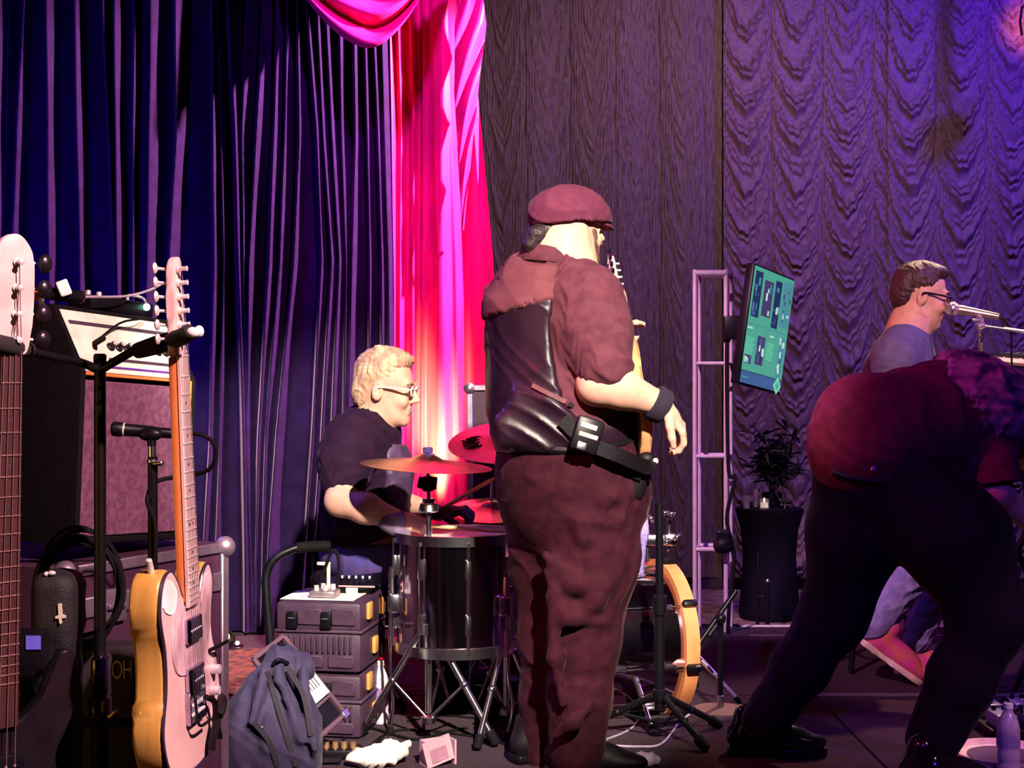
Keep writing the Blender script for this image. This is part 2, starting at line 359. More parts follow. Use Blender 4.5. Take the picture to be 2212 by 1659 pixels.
# ---------------------------------------------------------------- pink satin side drape, its tail and the swag
M_pink = mat('hot_pink_satin', (.80, .022, .19), .42, c2=(.72, .016, .165), scale=8, stretch=(6, 6, .5), sheen=.1, sheen_tint=(1, .2, .3), spec=.25, bump=.05, bscale=150)
pf = [(842,848,852,856,8,1),(862,870,868,866,7,1),(890,893,893,892,6,.9),(914,915,913,912,6,.9),(936,940,945,948,9,.6),(968,975,985,992,10,.5),(1006,1025,1045,1052,12,.7),(1034,1046,1068,1074,8,.8)]
def pink(U, W):
    z = -.38+4.7*W; row = np.clip(CY-(z-ZC)*F/7.4, 0, 1150)
    xl = np.interp(row, [0, 280, 560, 1150], [832, 842, 850, 852]); xr = np.interp(row, [0, 280, 560, 830, 1150], [1012, 1040, 1066, 1076, 1082])
    px = xl+(xr-xl)*U; h = 0
    for a, b, c_, e, wd, A in pf:
        xc = np.interp(row, [0, 280, 560, 1150], [a, b, c_, e]); h = np.maximum(h, A*np.exp(-(np.abs(px-xc)/wd)**1.6))
    hh = .06*h+.03*np.sin(px*.06+.4)+.012*np.sin(px*.19+z*.8)+.05*np.exp(-((px-955)/26)**2)
    hh = hh-.05*np.exp(-((px-(1000-(row-350)*.02))/9)**2)*np.clip((560-row)/200, 0, 1)*np.clip((row-150)/200, 0, 1)
    return (px-CX)/F*7.42, 7.42-hh, z
dr = thing('side_drape', 'hot pink satin drape hanging beside the velvet curtain', 'curtain', (P(960, CY, 7.42).x, 7.42, -.38))
obj('panel', sheet(pink, 240, 90), M_pink, dr, smooth=0x7f)
def tail(U, W):    # cascading tail down the right side
    row = -120+620*W; c0 = np.interp(row, [-120, 0, 200, 350, 500], [1008, 1010, 1000, 1000, 1000]); wd = np.interp(row, [-120, 0, 60, 200, 350, 500], [22, 26, 34, 26, 14, 2])
    px = c0+(U-.35)*2*wd; d = 7.28-.05*np.abs(np.sin((U*1.5+W*4.5)*np.pi))-.03*np.sin(U*np.pi)
    return (px-CX)/F*7.3, d, ZC-(row-CY)/F*7.3
obj('tail', sheet(tail, 40, 120), M_pink, dr, smooth=0x7f)
def swag(U, W):
    xl = 560; xr = 985; top = -170; x = xl+(xr-xl)*U
    pinch = .5+.5*W
    # drooping front: W=0 upper edge, W=1 lower hem
    t = (U-.56)/np.where(U < .56, .56, .44)
    sagpx = (1-np.abs(t)**1.75)
    row = top+W*(104-top)*sagpx+(1-W)*18*np.sin(U*9)
    fold = np.abs(np.sin((W*4.6+.30*np.sin(U*3+1))*np.pi))
    d = 6.92-.10*fold*(.35+.65*sagpx)-.10*sagpx*W
    return (x-CX)/F*d, d, ZC-(row-CY)/F*d
obj('swag_drape', sheet(swag, 90, 110), M_pink, None, tuple(P(770, 104, 6.9)), smooth=0x7f, label='pink satin swag draped across the top of the stage opening', cat='swag')
# ================================================================ people
M_skin = mat('skin', (.62, .36, .27), .55, c2=(.54, .29, .22), scale=18, spec=.35, bump=.05, bscale=300)
def hframe(c, f, up=(0, 0, 1)): return frame(c, f, z=up)
def head(s, M, k=1.0, neck_to=None, neck_r=.062):
    R = M.to_3x3(); q = lambda x, y, z: M @ Vector((x*k, y*k, z*k))
    s.ell(q(-.008, 0, .032), (.098*k, .077*k, .088*k), R, .02); s.ell(q(.030, 0, -.045), (.064*k, .060*k, .080*k), R, .03)
    s.ell(q(.040, 0, -.090), (.046*k, .044*k, .030*k), R, .025); s.ell(q(.076, 0, -.106), (.018*k, .022*k, .018*k), R, .02)
    s.cap(q(.084, -.036, .020), q(.084, .036, .020), .012*k, k=.015)
    for y in (-.034, .034):
        s.ell(q(.096, y, -.004), (.016*k, .017*k, .010*k), R, .012, True); s.ell(q(.080, y, -.004), (.012*k,)*3, R, .004)
        s.ell(q(.070, y*1.2, -.040), (.022*k, .020*k, .020*k), R, .02)
        s.ell(q(-.008, y*2.30, -.012), (.021*k, .007*k, .033*k), R, .006); s.ell(q(-.004, y*2.45, -.008), (.010*k, .005*k, .018*k), R, .004, True)
    s.cap(q(.090, 0, .012), q(.114, 0, -.030), .008*k, .012*k, .010); s.cap(q(.102, -.012, -.036), q(.102, .012, -.036), .009*k, k=.008)
    s.cap(q(.090, -.018, -.062), q(.090, .018, -.062), .0075*k, k=.006); s.cap(q(.087, -.016, -.077), q(.087, .016, -.077), .0085*k, k=.006)
    s.cap(q(.101, -.022, -.0695), q(.101, .022, -.0695), .004*k, k=.004, sub=True)
    if neck_to is not None: s.chain([q(-.020, 0, -.03), (Vector(neck_to)+q(-.02, 0, -.06))/2, Vector(neck_to)], [neck_r, neck_r*1.0, neck_r*1.25], .03)
def collar(c, f, r, h=.035, fall=.03, drop=.02, spread=.35, sy=1.0):
    """folded shirt collar round the neck, open at the front; c centre, f facing"""
    f = Vector((f[0], f[1], 0)).normalized(); b = Vector((-f.y, f.x, 0)); V, Fs = [], []; n = 40
    prof = [(1.0, 0), (.97, h), (1.0, h+.005), (1.05, h+.002), (1.22, h-fall), (1.20, h-fall-.004), (1.04, h-.008), (1.03, 0)]
    for i in range(n+1):
        a = spread+(2*math.pi-2*spread)*i/n; cx_ = .5+.5*math.cos(a)
        for k, z in prof: V.append(Vector(c)+f*(r*k*math.cos(a))+b*(r*k*sy*math.sin(a))+Vector((0, 0, z-drop*2*cx_**1.3)))
    m = len(prof)
    for i in range(n):
        for k in range(m): Fs.append((i*m+k, i*m+(k+1) % m, (i+1)*m+(k+1) % m, (i+1)*m+k))
    Fs.append(tuple(range(m-1, -1, -1))); Fs.append(tuple(n*m+k for k in range(m))); return V, Fs
def hand(s, w, d, n, curl=.5, thumb=1, k=1.0, spread=.2, curls=None):
    """w wrist, d pointing to the knuckles, n out of the back of the hand; thumb +1 on d x n side"""
    d = Vector(d).normalized(); n = Vector(n); n = (n-d*n.dot(d)).normalized(); b = d.cross(n)*thumb
    w = Vector(w); R = Matrix((d, b, n)).transposed()
    s.ell(w+d*.045*k, (.054*k, .040*k, .017*k), R, .012); s.cap(w-d*.01, w+d*.03*k, .027*k, .026*k, .02, flat=(n, .75))
    L = [(.030, .073), (.010, .080), (-.011, .076), (-.030, .062)]
    for i, (off, ln) in enumerate(L):
        c = curl if curls is None else curls[i]
        p = w+d*.085*k+b*off*k+n*.002; ang = 0.0; dir_ = (d+b*spread*off*8*(1-c)).normalized()
        pts = [w+d*.06*k+b*off*.9*k, p]
        for j, frac in enumerate((.45, .32, .26)):
            ang += c*(1.25 if j else .9); dd = dir_*math.cos(ang)-n*math.sin(ang); p = p+dd*ln*frac*k*1.05; pts.append(p)
        s.chain(pts, [.0105*k, .0098*k, .0090*k, .0084*k, .0072*k], .005)
    t0 = w+d*.025*k+b*.026*k; t1 = t0+(d*.55+b*.75-n*.25).normalized()*.038*k; t2 = t1+(d*.85+b*.25-n*.4*(.5+curl)).normalized()*.032*k; t3 = t2+(d*.9-n*.5*(.3+curl)).normalized()*.024*k
    s.chain([t0, t1, t2, t3], [.015*k, .0125*k, .0108*k, .0085*k], .006)
def surf(v, px, py, tol=9):
    """depth of the nearest surface seen at a pixel"""
    v = np.asarray(v); qx = CX+v[:, 0]/v[:, 1]*F; qy = CY-(v[:, 2]-ZC)/v[:, 1]*F
    m = np.hypot(qx-px, qy-py) < tol
    return float(v[m, 1].min()) if m.any() else float(v[:, 1].mean())
def on(v, px, py, lift=0.0, tol=9): return P(px, py, surf(v, px, py, tol)-lift)
def band(v, pts, half, thick=.004, lift=.004, n=6):
    """flat strap laid on a surface through pixel points"""
    c = [on(v, x, y, lift) for x, y in pts]; return ribbon(c, half, thick, n)
def ribbon(c, half, thick=.004, n=6, side=None):
    c = spline(c, n); V, Fs = [], []
    for i, p in enumerate(c):
        t = (c[min(i+1, len(c)-1)]-c[max(i-1, 0)]).normalized()
        out = Vector((-p.x, -p.y, (ZC-p.z))).normalized() if side is None else Vector(side)
        sd = t.cross(out).normalized(); out = sd.cross(t).normalized()
        for a, b in ((-1, 0), (1, 0), (1, 1), (-1, 1)): V.append(p+sd*half*a+out*thick*b)
    for i in range(len(c)-1):
        for k in range(4): Fs.append((i*4+k, i*4+(k+1) % 4, i*4+4+(k+1) % 4, i*4+4+k))
    Fs.append((3, 2, 1, 0)); e = (len(c)-1)*4; Fs.append((e, e+1, e+2, e+3)); return V, Fs
def shoe(c, d, L=.29, k=1.0, pitch=0.0):
    """sneaker / shoe upper and sole; c heel on ground, d toe direction"""
    d = Vector(d).normalized(); b = Vector((0, 0, 1)).cross(d).normalized(); Rm = Quaternion(b, pitch).to_matrix()
    q = lambda x, y, z: Vector(c)+Rm @ (d*x*k+b*y*k+Vector((0, 0, z*k)))
    R = Matrix((Rm @ d, b, Rm @ Vector((0, 0, 1)))).transposed()
    u = S(.006); u.ell(q(.07, 0, .055), (.075*k, .042*k, .055*k), R, .02); u.ell(q(L-.10, 0, .045), (.105*k, .047*k, .034*k), R, .03)
    u.cap(q(.05, 0, .06), q(.06, 0, .12), .043*k, .042*k, .02); u.ell(q(.15, 0, .06), (.09*k, .042*k, .045*k), R, .03)
    u.cut(q(0, 0, .018), -(Rm @ Vector((0, 0, 1))))
    out = [(0.0, -.03), (.02, -.04), (.09, -.036), (.18, -.046), (.25, -.042), (L, -.012), (L, .016), (.25, .044), (.18, .046), (.09, .034), (.02, .036), (0, .02)]
    o2 = [(p.x, p.y) for p in spline([Vector((x*k, y*k, 0)) for x, y in out], 4, True)]
    M = Matrix(R).to_4x4(); M.translation = Vector(c)
    return u.mesh(), prism(o2, 0.002, .028*k, .006, 2, M)

# ---------------------------------------------------------------- bass player, seen from behind
M_shirtB = mat('dark_cotton_shirt', (.105, .031, .047), .85, c2=(.080, .022, .036), scale=25, sheen=.06, spec=.12, sheen_tint=(1, .7, .8), bump=.08, bscale=140)
M_vest = mat('black_satin_vest', (.020, .006, .016), .40, c2=(.013, .004, .012), scale=12, spec=.40, bump=.10, bscale=28)
M_trouser = mat('dark_brown_trousers', (.036, .0065, .014), .85, c2=(.025, .004, .010), scale=30, sheen=.06, spec=.12, sheen_tint=(1, .6, .6), bump=.12, bscale=90)
M_cap = mat('plum_wool_cap', (.115, .026, .055), .9, c2=(.095, .020, .046), scale=40, sheen=.06, spec=.12, bump=.15, bscale=300)
M_hairD = mat('dark_hair', (.020, .010, .012), .5, c2=(.012, .006, .008), scale=60, stretch=(1, 1, .2), bump=.4, bscale=160)
M_black = mat('black_leather', (.007, .005, .008), .5, spec=.2, bump=.1, bscale=150)
M_blackm = mat('black_plastic', (.005, .004, .007), .38, spec=.25)
M_chrome = mat('chrome', (.80, .78, .82), .22, 1.0, c2=(.70, .68, .74))
M_steel = mat('brushed_steel', (.50, .48, .52), .35, 1.0)
fB = Vector((.93, .36, 0)).normalized()
bas = thing('person', 'heavy-set bass player in flat cap and satin vest, seen from behind', 'person', P(1215, 1659, 4.52))
hB = hframe(P(1232, 492, 4.50), (.90, .42, 0))
nb = P(1205, 572, 4.50)
elR, wrR = P(1290, 832, 4.24), P(1424, 872, 4.26)
body = S(.0055); head(body, hB, 1.0, nb, .078)
body.ell(P(1206, 545, 4.47), (.085, .08, .08), k=.04)
body.chain([nb, P(1205, 690, 4.5), P(1215, 860, 4.5), P(1230, 1010, 4.5)], [.12, .17, .21, .20], .06, flat=(fB, .85))
body.chain([nb, P(1290, 655, 4.36), elR], [.09, .085, .062], .04)
body.chain([elR, P(1345, 842, 4.23), wrR], [.062, .060, .038], .02)
hand(body, wrR+Vector((.012, 0, -.004)), (.62, .18, -.78), (.75, -.30, .62), .55, 1, 1.12)
elL = P(1240, 850, 4.92); wrL = P(1333, 772, 4.98)
body.chain([nb, P(1120, 650, 4.66), elL, wrL], [.09, .08, .055, .035], .03)
hand(body, wrL, (.28, .1, .96), (-.9, .3, .2), .45, -1, 1.05)
body.chain([P(1300, 1090, 4.45), P(1270, 1350, 4.43), P(1245, 1610, 4.43)], [.12, .085, .055], .03)
body.chain([P(1180, 1090, 4.56), P(1180, 1350, 4.58), P(1172, 1610, 4.62)], [.12, .085, .055], .03)
obj('body', body.mesh(), M_skin, bas, smooth=180)
sh = S(.007)
sh.chain([nb+Vector((0, 0, -.03)), P(1200, 690, 4.5), P(1213, 860, 4.5), P(1222, 960, 4.5)], [.125, .20, .235, .235], .07, flat=(fB, .85))
sh.chain([P(1215, 620, 4.45), P(1268, 655, 4.36), P(1286, 720, 4.30), P(1306, 792, 4.24)], [.09, .112, .108, .088], .05)
sh.chain([P(1180, 620, 4.56), P(1120, 660, 4.66), P(1180, 780, 4.86)], [.09, .11, .09], .05)
sh.cap(P(1205, 592, 4.49), P(1206, 572, 4.485), .105, .088, .03, flat=(fB, .95))
sh.cut(P(1222, 965, 4.5), (0, 0, -1)); sh.cut(P(1318, 812, 4.24), (.25, 0, -.97)) if False else None
fold1 = addf(folds((.5, 0, .8), 34, .006, seed=2), folds((-.3, .4, .7), 55, .003, seed=3))
shv, shf = sh.mesh(fold1)
shirt_ = obj('shirt', (shv, shf), M_shirtB, bas, smooth=180)
obj('collar', collar(P(1203, 566, 4.487), fB, .108, .046, .042, .030), M_shirtB, shirt_, smooth=60)
ve = S(.007)
ve.chain([nb+Vector((-.02, 0, -.055)), P(1183, 672, 4.50), P(1209, 855, 4.5), P(1216, 950, 4.5)], [.115, .212, .250, .246], .08, flat=(fB, .87))
ve.cap(P(1150, 640, 4.58), P(1185, 612, 4.50), .11, .09, .05)
for a, b, r in (((1085, 905), (1185, 885), .020), ((1185, 885), (1245, 940), .016), ((1100, 925), (1200, 915), .012), ((1090, 950), (1240, 955), .018), ((1120, 860), (1210, 862), .012)):
    ve.cap(P(*a, 4.30), P(*b, 4.285), r, r*.7, .06)
ve.cut(P(1216, 962, 4.5), (.10, 0, -1)); ve.cut(P(1206, 556, 4.5), (0, -.3, 1))
# armhole around the near sleeve
ve.cap(P(1282, 640, 4.40), P(1330, 820, 4.18), .155, .175, .02, True)
vev, vef = ve.mesh(addf(folds((.3, 0, 1), 26, .007, seed=8), folds((.9, 0, .5), 40, .003, seed=9)))
vest = obj('vest', (vev, vef), M_vest, bas, smooth=180)
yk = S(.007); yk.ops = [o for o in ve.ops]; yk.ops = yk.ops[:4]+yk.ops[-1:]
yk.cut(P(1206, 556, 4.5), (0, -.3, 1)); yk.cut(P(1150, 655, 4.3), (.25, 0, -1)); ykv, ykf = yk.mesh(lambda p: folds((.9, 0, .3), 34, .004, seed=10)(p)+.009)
obj('yoke', (ykv, ykf), mat('mauve_vest_lit_top', (.135, .040, .052), .8, c2=(.11, .03, .042), scale=20, spec=.15, bump=.08, bscale=120), bas, smooth=180)  # paler top of the vest: direct light from above put into the colour
obj('cinch_strap', band(vev, [(1150, 832), (1185, 850), (1222, 868)], .007, .003, .002), mat('satin_strap', (.16, .06, .07), .4), vest)
obj('cinch_strap', band(vev, [(1228, 872), (1245, 880)], .007, .004, .003), M_steel, vest)
tr = S(.008)
tr.chain([P(1220, 948, 4.5), P(1228, 1015, 4.5), P(1232, 1080, 4.5)], [.225, .240, .225], .06, flat=(fB, .92))
tr.chain([P(1296, 1060, 4.45), P(1280, 1210, 4.42), P(1262, 1380, 4.42), P(1252, 1500, 4.42), P(1245, 1618, 4.43)], [.165, .140, .108, .096, .092], .05)
tr.chain([P(1186, 1060, 4.56), P(1192, 1210, 4.57), P(1192, 1380, 4.58), P(1188, 1500, 4.6), P(1182, 1618, 4.62)], [.160, .130, .103, .094, .09], .05)
for a, b, c_, r in (((1180, 1200), (1240, 1260), (1310, 1265), .030), ((1185, 1240), (1225, 1330), (1300, 1340), .026), ((1200, 1070), (1260, 1130), (1340, 1120), .024), ((1150, 1030), (1230, 1060), (1290, 1030), .018),
                    ((1260, 1020), (1300, 1075), (1360, 1060), .018), ((1190, 1290), (1200, 1420), (1215, 1520), .022), ((1330, 1210), (1290, 1300), (1240, 1330), .02), ((1270, 1530), (1235, 1560), (1200, 1590), .02), ((1245, 1100), (1265, 1160), (1330, 1190), .018)):
    dd = 4.30
    tr.chain([P(*a, dd), P(*b, dd-.015), P(*c_, dd)], [r*.5, r, r*.5], .035)
tr.cut(P(1220, 930, 4.5), (0, 0, 1))
trv, trf = tr.mesh(addf(folds((.85, .2, .42), 24, .006, seed=4), folds((-.6, 0, .7), 33, .003, seed=5)))
trou = obj('trousers', (trv, trf), M_trouser, bas, smooth=180)
obj('belt', tube([P(1080, 950, 4.44), P(1130, 962, 4.31), P(1220, 972, 4.262), P(1310, 965, 4.29), P(1375, 950, 4.42)], .016, 8), M_black, bas)
for c, d in ((P(1232, 1659, 4.46), (.93, -.2, 0)), (P(1150, 1659, 4.62), (.75, .5, 0))):
    c.z = 0.0; a, b = shoe(c-Vector(d).normalized()*.08, d, .31, 1.05)
    s_ = obj('shoe', a, M_black, bas, smooth=180); obj('sole', b, M_blackm, s_)
# cap, beard, ponytail, wristband
cp = S(.005); Rc = frame((0, 0, 0), (.90, .42, -.16), z=(.16, 0, 1)).to_3x3()
cp.ell(P(1222, 470, 4.49), (.128, .104, .100), Rc, .03); cp.ell(P(1252, 462, 4.53), (.098, .092, .078), Rc, .05); cp.ell(P(1276, 474, 4.56), (.060, .078, .045), Rc, .03)
cp.cut(P(1222, 487, 4.5), (.07, 0, -1)); cp.cap(P(1225, 530, 4.49), P(1225, 500, 4.49), .105, .100, .004, True)
capm = obj('flat_cap', cp.mesh(folds((1, 0, .3), 30, .0025, seed=6)), M_cap, bas, smooth=180)
br = S(.004); br.ell(P(1287, 482, 4.56), (.062, .078, .012), frame((0, 0, 0), (.88, .38, -.34), z=(.34, 0, .9)).to_3x3(), .01)
obj('brim', br.mesh(), M_cap, capm, smooth=180)
bd = S(.004); q = lambda x, y, z: hB @ Vector((x, y, z))
bd.ell(q(.050, 0, -.110), (.052, .056, .040), hB.to_3x3(), .02); bd.ell(q(.062, 0, -.145), (.030, .034, .034), hB.to_3x3(), .02); bd.cap(q(.05, -.055, -.02), q(.055, -.045, -.10), .016, .024, .02); bd.cap(q(.05, .055, -.02), q(.055, .045, -.10), .016, .024, .02)
bd.cap(q(.098, -.022, -.05), q(.098, .022, -.05), .010, k=.01)
obj('beard', bd.mesh(folds((0, 1, .2), 160, .002, seed=7)), mat('auburn_beard', (.10, .04, .03), .7, bump=.4, bscale=220), bas, smooth=180)
hr = S(.004); hr.chain([P(1182, 496, 4.45), P(1160, 508, 4.42), P(1148, 530, 4.42), P(1142, 548, 4.43)], [.034, .030, .026, .012], .015); hr.cap(P(1188, 492, 4.44), P(1180, 530, 4.46), .03, .02, .02)
obj('hair', hr.mesh(folds((1, 0, .1), 220, .002, seed=8)), M_hairD, bas, smooth=180)
obj('wristband', rod(P(1408, 866, 4.262), P(1440, 884, 4.268), .058, .054, 16), mat('black_terry_wristband', (.02, .012, .03), .95, bump=.5, bscale=400), bas, smooth=60)
# belt pack and strap of the player
pk = thing('wireless_pack', 'black wireless transmitter clipped to the bass strap at the hip', 'transmitter', on(trv, 1268, 975, .02))
Mp = frame(on(vev, 1268, 940, .045, 14), (.93, .1, -.30), z=(.1, -1, .1))
obj('case', box(.085, .105, .030, .008, 2, Mp), M_blackm, pk)
obj('display', box(.052, .016, .003, .001, 1, Mp @ Matrix.Translation((-.004, .026, .0155))), mat('silver_print', (.75, .70, .72), .25, .6), pk)
obj('display', box(.060, .014, .003, .001, 1, Mp @ Matrix.Translation((.002, -.002, .0155))), mat('pink_print', (.80, .45, .40), .3, .3), pk)
obj('clip', box(.03, .025, .012, .004, 2, Mp @ Matrix.Translation((-.01, -.038, .018))), M_steel, pk)
pch = thing('belt_pouch', 'small black pouch hanging at the right hip of the bass player', 'pouch', P(1372, 1085, 4.36))
po = S(.005); po.ell(P(1366, 1045, 4.34), (.045, .03, .062), k=.01); po.ell(P(1352, 1020, 4.33), (.03, .025, .03), k=.02)
obj('bag', po.mesh(folds((1, 0, 1), 60, .003, seed=3)), M_black, pch, smooth=180)
obj('flap', band(po.mesh()[0], [(1345, 1012), (1366, 1022), (1385, 1030)], .014, .006, .003), M_blackm, pch)

# ---------------------------------------------------------------- drummer, seated, seen from his right side
M_shirtD = mat('black_polo', (.022, .007, .024), .85, c2=(.016, .005, .018), scale=25, sheen=.06, spec=.12, sheen_tint=(.9, .6, 1), bump=.08, bscale=140)
M_vestD = mat('grey_violet_vest', (.085, .045, .105), .55, c2=(.06, .03, .08), scale=12, bump=.1, bscale=60)
M_plaid = mat('blue_plaid_cotton', (.05, .04, .22), .85, c2=(.09, .04, .13), scale=16, bump=.1, bscale=120)
M_hairG = mat('sandy_hair', (.55, .36, .24), .55, c2=(.34, .19, .13), scale=40, stretch=(1, 1, .3), bump=.5, bscale=150)
dru = thing('person', 'seated drummer in white glasses and dark short-sleeved shirt', 'person', P(790, 1480, 5.45))
hD = hframe(P(833, 838, 5.34), (.975, -.15, -.10))
nD = P(800, 935, 5.38); elD, wrD = P(735, 1082, 5.08), P(858, 1122, 5.02)
bd = S(.0055); head(bd, hD, 1.12, nD, .066)
bd.chain([nD, P(790, 1000, 5.4), P(780, 1130, 5.42), P(785, 1200, 5.44)], [.10, .15, .155, .15], .06, flat=((1, 0, 0), .85))
bd.chain([nD, P(760, 950, 5.22), elD], [.07, .065, .055], .04); bd.chain([elD, P(790, 1098, 5.04), wrD], [.056, .056, .034], .02)
hand(bd, wrD+Vector((.005, 0, 0)), (.95, -.1, -.25), (.15, -.5, .85), .85, -1, 1.05)
elL2 = P(850, 1080, 5.66); wrL2 = P(948, 1108, 5.45)
bd.chain([nD, P(795, 960, 5.58), elL2, wrL2], [.07, .06, .05, .032], .03)
bd.chain([P(800, 1210, 5.36), P(960, 1225, 5.30), P(960, 1470, 5.30)], [.10, .075, .05], .03); bd.chain([P(800, 1210, 5.54), P(960, 1225, 5.62), P(990, 1470, 5.62)], [.10, .075, .05], .03)
obj('body', bd.mesh(), M_skin, dru, smooth=180)
gl = S(.005); hand(gl, wrL2, (.85, -.25, .1), (.2, -.2, .95), .9, 1, 1.18)
obj('glove', gl.mesh(), mat('black_drum_glove', (.03, .012, .02), .7), dru, smooth=180)
gl = S(.005); gl.ell(wrD+Vector((.018, -.012, -.030)), (.050, .030, .034), k=.01); gl.cap(wrD+Vector((-.03, 0, -.005)), wrD+Vector((.0, 0, -.01)), .042, .044, .02)
obj('glove', gl.mesh(folds((1, 0, 0), 80, .002)), mat('grey_drum_glove', (.20, .14, .24), .8), dru, smooth=180)
ds = S(.0065)
ds.chain([nD+Vector((0, 0, -.02)), P(788, 1000, 5.4), P(780, 1100, 5.42), P(782, 1190, 5.44)], [.105, .165, .170, .170], .06, flat=((1, 0, 0), .87))
ds.chain([P(795, 935, 5.36), P(762, 955, 5.22), P(745, 1000, 5.16), P(740, 1045, 5.13)], [.105, .100, .092, .078], .06); ds.chain([P(795, 935, 5.42), P(795, 960, 5.58), P(840, 1050, 5.66)], [.105, .10, .075], .06)
ds.cap(nD+Vector((-.004, 0, -.03)), nD+Vector((.004, 0, .005)), .092, .078, .03)
for a, b, r in (((740, 1010), (800, 1040), .014), ((760, 1100), (850, 1085), .016), ((730, 1140), (820, 1160), .018), ((725, 1110), (800, 1130), .014)): ds.cap(P(*a, 5.25), P(*b, 5.24), r, r*.6, .03)
dsv, dsf = ds.mesh(addf(folds((.4, 0, .9), 34, .005, seed=12), folds((-.5, .3, .8), 55, .003, seed=13)))
s_ = obj('shirt', (dsv, dsf), M_shirtD, dru, smooth=180); obj('collar', collar(nD+Vector((.004, 0, .004)), (1, 0, 0), .082, .036, .034, .030), M_shirtD, s_, smooth=60)
dv = S(.0065); dv.chain([nD+Vector((.02, 0, -.045)), P(808, 1005, 5.40), P(812, 1110, 5.42)], [.10, .160, .150], .06, flat=((1, 0, 0), .90))
dv.cap(P(742, 900, 5.2), P(772, 1150, 5.1), .13, .20, .02, True); dv.cut(P(800, 1150, 5.4), (0, 0, -1)); dv.cut(nD+Vector((0, 0, -.015)), (.25, 0, 1))
dvv, dvf = dv.mesh(folds((.7, 0, .7), 40, .003, seed=14)); obj('vest', (dvv, dvf), M_vestD, dru, smooth=180)
dt = S(.0075); dt.chain([P(780, 1185, 5.44), P(800, 1215, 5.44)], [.165, .16], .05); dt.chain([P(795, 1205, 5.36), P(880, 1210, 5.32), P(965, 1222, 5.30)], [.125, .11, .095], .04)
dt.chain([P(795, 1205, 5.54), P(960, 1222, 5.62)], [.12, .09], .04); dt.cut(P(780, 1168, 5.4), (0, 0, 1))
obj('shorts', dt.mesh(folds((.9, 0, .3), 40, .005, seed=15)), M_plaid, dru, smooth=180)
for x, d in ((962, 5.28), (992, 5.6)):
    c = P(x, 1500, d); c.z = 0; a, b = shoe(c-Vector((.05, 0, 0)), (1, .1, 0), .29); s_ = obj('shoe', a, M_black, dru, smooth=180); obj('sole', b, M_blackm, s_)
    obj('trouser_leg', rod(Vector((c.x+.01, c.y, .10)), P(x-2, 1235, d), .07, .088, 16), M_black, dru)
q = lambda x, y, z: hD @ Vector((x*1.12, y*1.12, z*1.12))
dh = S(.004); R = hD.to_3x3()
dh.ell(q(-.022, 0, .052), (.108, .092, .096), R, .02); dh.ell(q(.022, 0, .100), (.075, .068, .036), R, .03); dh.ell(q(-.07, 0, -.02), (.052, .075, .075), R, .03); dh.cap(q(-.03, -.03, .124), q(.03, .02, .118), .022, .018, .02)
dh.rbox(q(.118, 0, -.02), (.085, .2, .105), .03, R, .02, True); dh.ell(q(.03, 0, -.10), (.09, .2, .10), R, .02, True)
obj('hair', dh.mesh(addf(folds((.9, .3, .3), 120, .0035, seed=16, sharp=1), folds((.5, .6, .5), 210, .002, seed=17, sharp=1))), M_hairG, dru, smooth=180)
def glasses(parent, q, m, lens, k=1.0):
    g = thing_part = obj('glasses', join(*[tube([q(.103, y*.034+.021*math.cos(t), -.002+.017*math.sin(t)) for t in np.linspace(0, 2*math.pi, 13)[:-1]], .0035, 6, 2, True) for y in (-1, 1)],
        tube([q(.104, -.013, .004), q(.110, 0, .008), q(.104, .013, .004)], .003, 6, 3), *[tube([q(.100, y*.055, .004), q(.090, y*.076, .004), q(.0, y*.084, .004), q(-.012, y*.083, -.008)], .0042, 6, 3) for y in (-1, 1)]), m, parent)
    for y in (-1, 1): obj('lens', lathe([(.001, 0), (.019, 0), (.019, .0012), (.001, .0012)], 14, frame(q(.103, y*.034, -.002), (q(0, 1, 0)-q(0, 0, 0)), z=(q(1, 0, 0)-q(0, 0, 0)))), lens, g)
M_lens = mat('glass', (.9, .9, .95), .05, trans=1.0, c2=(.9, .9, .95))
glasses(dru, q, mat('white_acetate', (.80, .68, .66), .3), M_lens)
for y in (-.030, .030): obj('eye', sphere(q(.090, y, -.004), .0055, 8, 6), M_blackm, dru)
for y in (-1, 1): obj('eyebrow', tube([q(.098, y*.016, .020), q(.098, y*.034, .026), q(.088, y*.052, .020)], .004, 6, 3), M_hairG, dru)
obj('teeth', tube([q(.088, -.014, -.069), q(.095, 0, -.069), q(.088, .014, -.069)], .004, 6, 3), mat('teeth', (.8, .75, .68), .3), dru)

# ---------------------------------------------------------------- keyboard player at the far right
M_shirtK = mat('slate_blue_shirt', (.125, .105, .21), .8, c2=(.10, .085, .17), scale=25, sheen=.06, spec=.12, bump=.08, bscale=140)
M_jeans = mat('pale_denim', (.30, .28, .52), .85, c2=(.20, .18, .40), scale=22, bump=.2, bscale=200)
M_sneak = mat('magenta_suede', (.62, .05, .26), .8, c2=(.60, .13, .08), scale=14, bump=.1, bscale=200)
M_soleW = mat('cream_rubber', (.80, .62, .48), .6)
M_hairK = mat('brown_hair', (.060, .024, .028), .5, c2=(.035, .014, .018), scale=50, stretch=(1, 1, .3), bump=.5, bscale=150)
key = thing('person', 'keyboard player in slate blue shirt and glasses singing into a microphone', 'person', P(1950, 1445, 6.1))
hK = hframe(P(1988, 638, 6.05), (.97, -.05, -.17), (.17, 0, 1)); nK = P(1962, 715, 6.05)
bk = S(.006); head(bk, hK, 1.12, nK, .066)
hipK = P(1900, 1050, 6.1)
bk.chain([nK, P(1945, 800, 6.07), P(1915, 950, 6.1), hipK], [.10, .15, .145, .14], .05, flat=((1, 0, 0), .85))
elK = P(1930, 905, 5.86); wrK = P(2080, 860, 5.84)
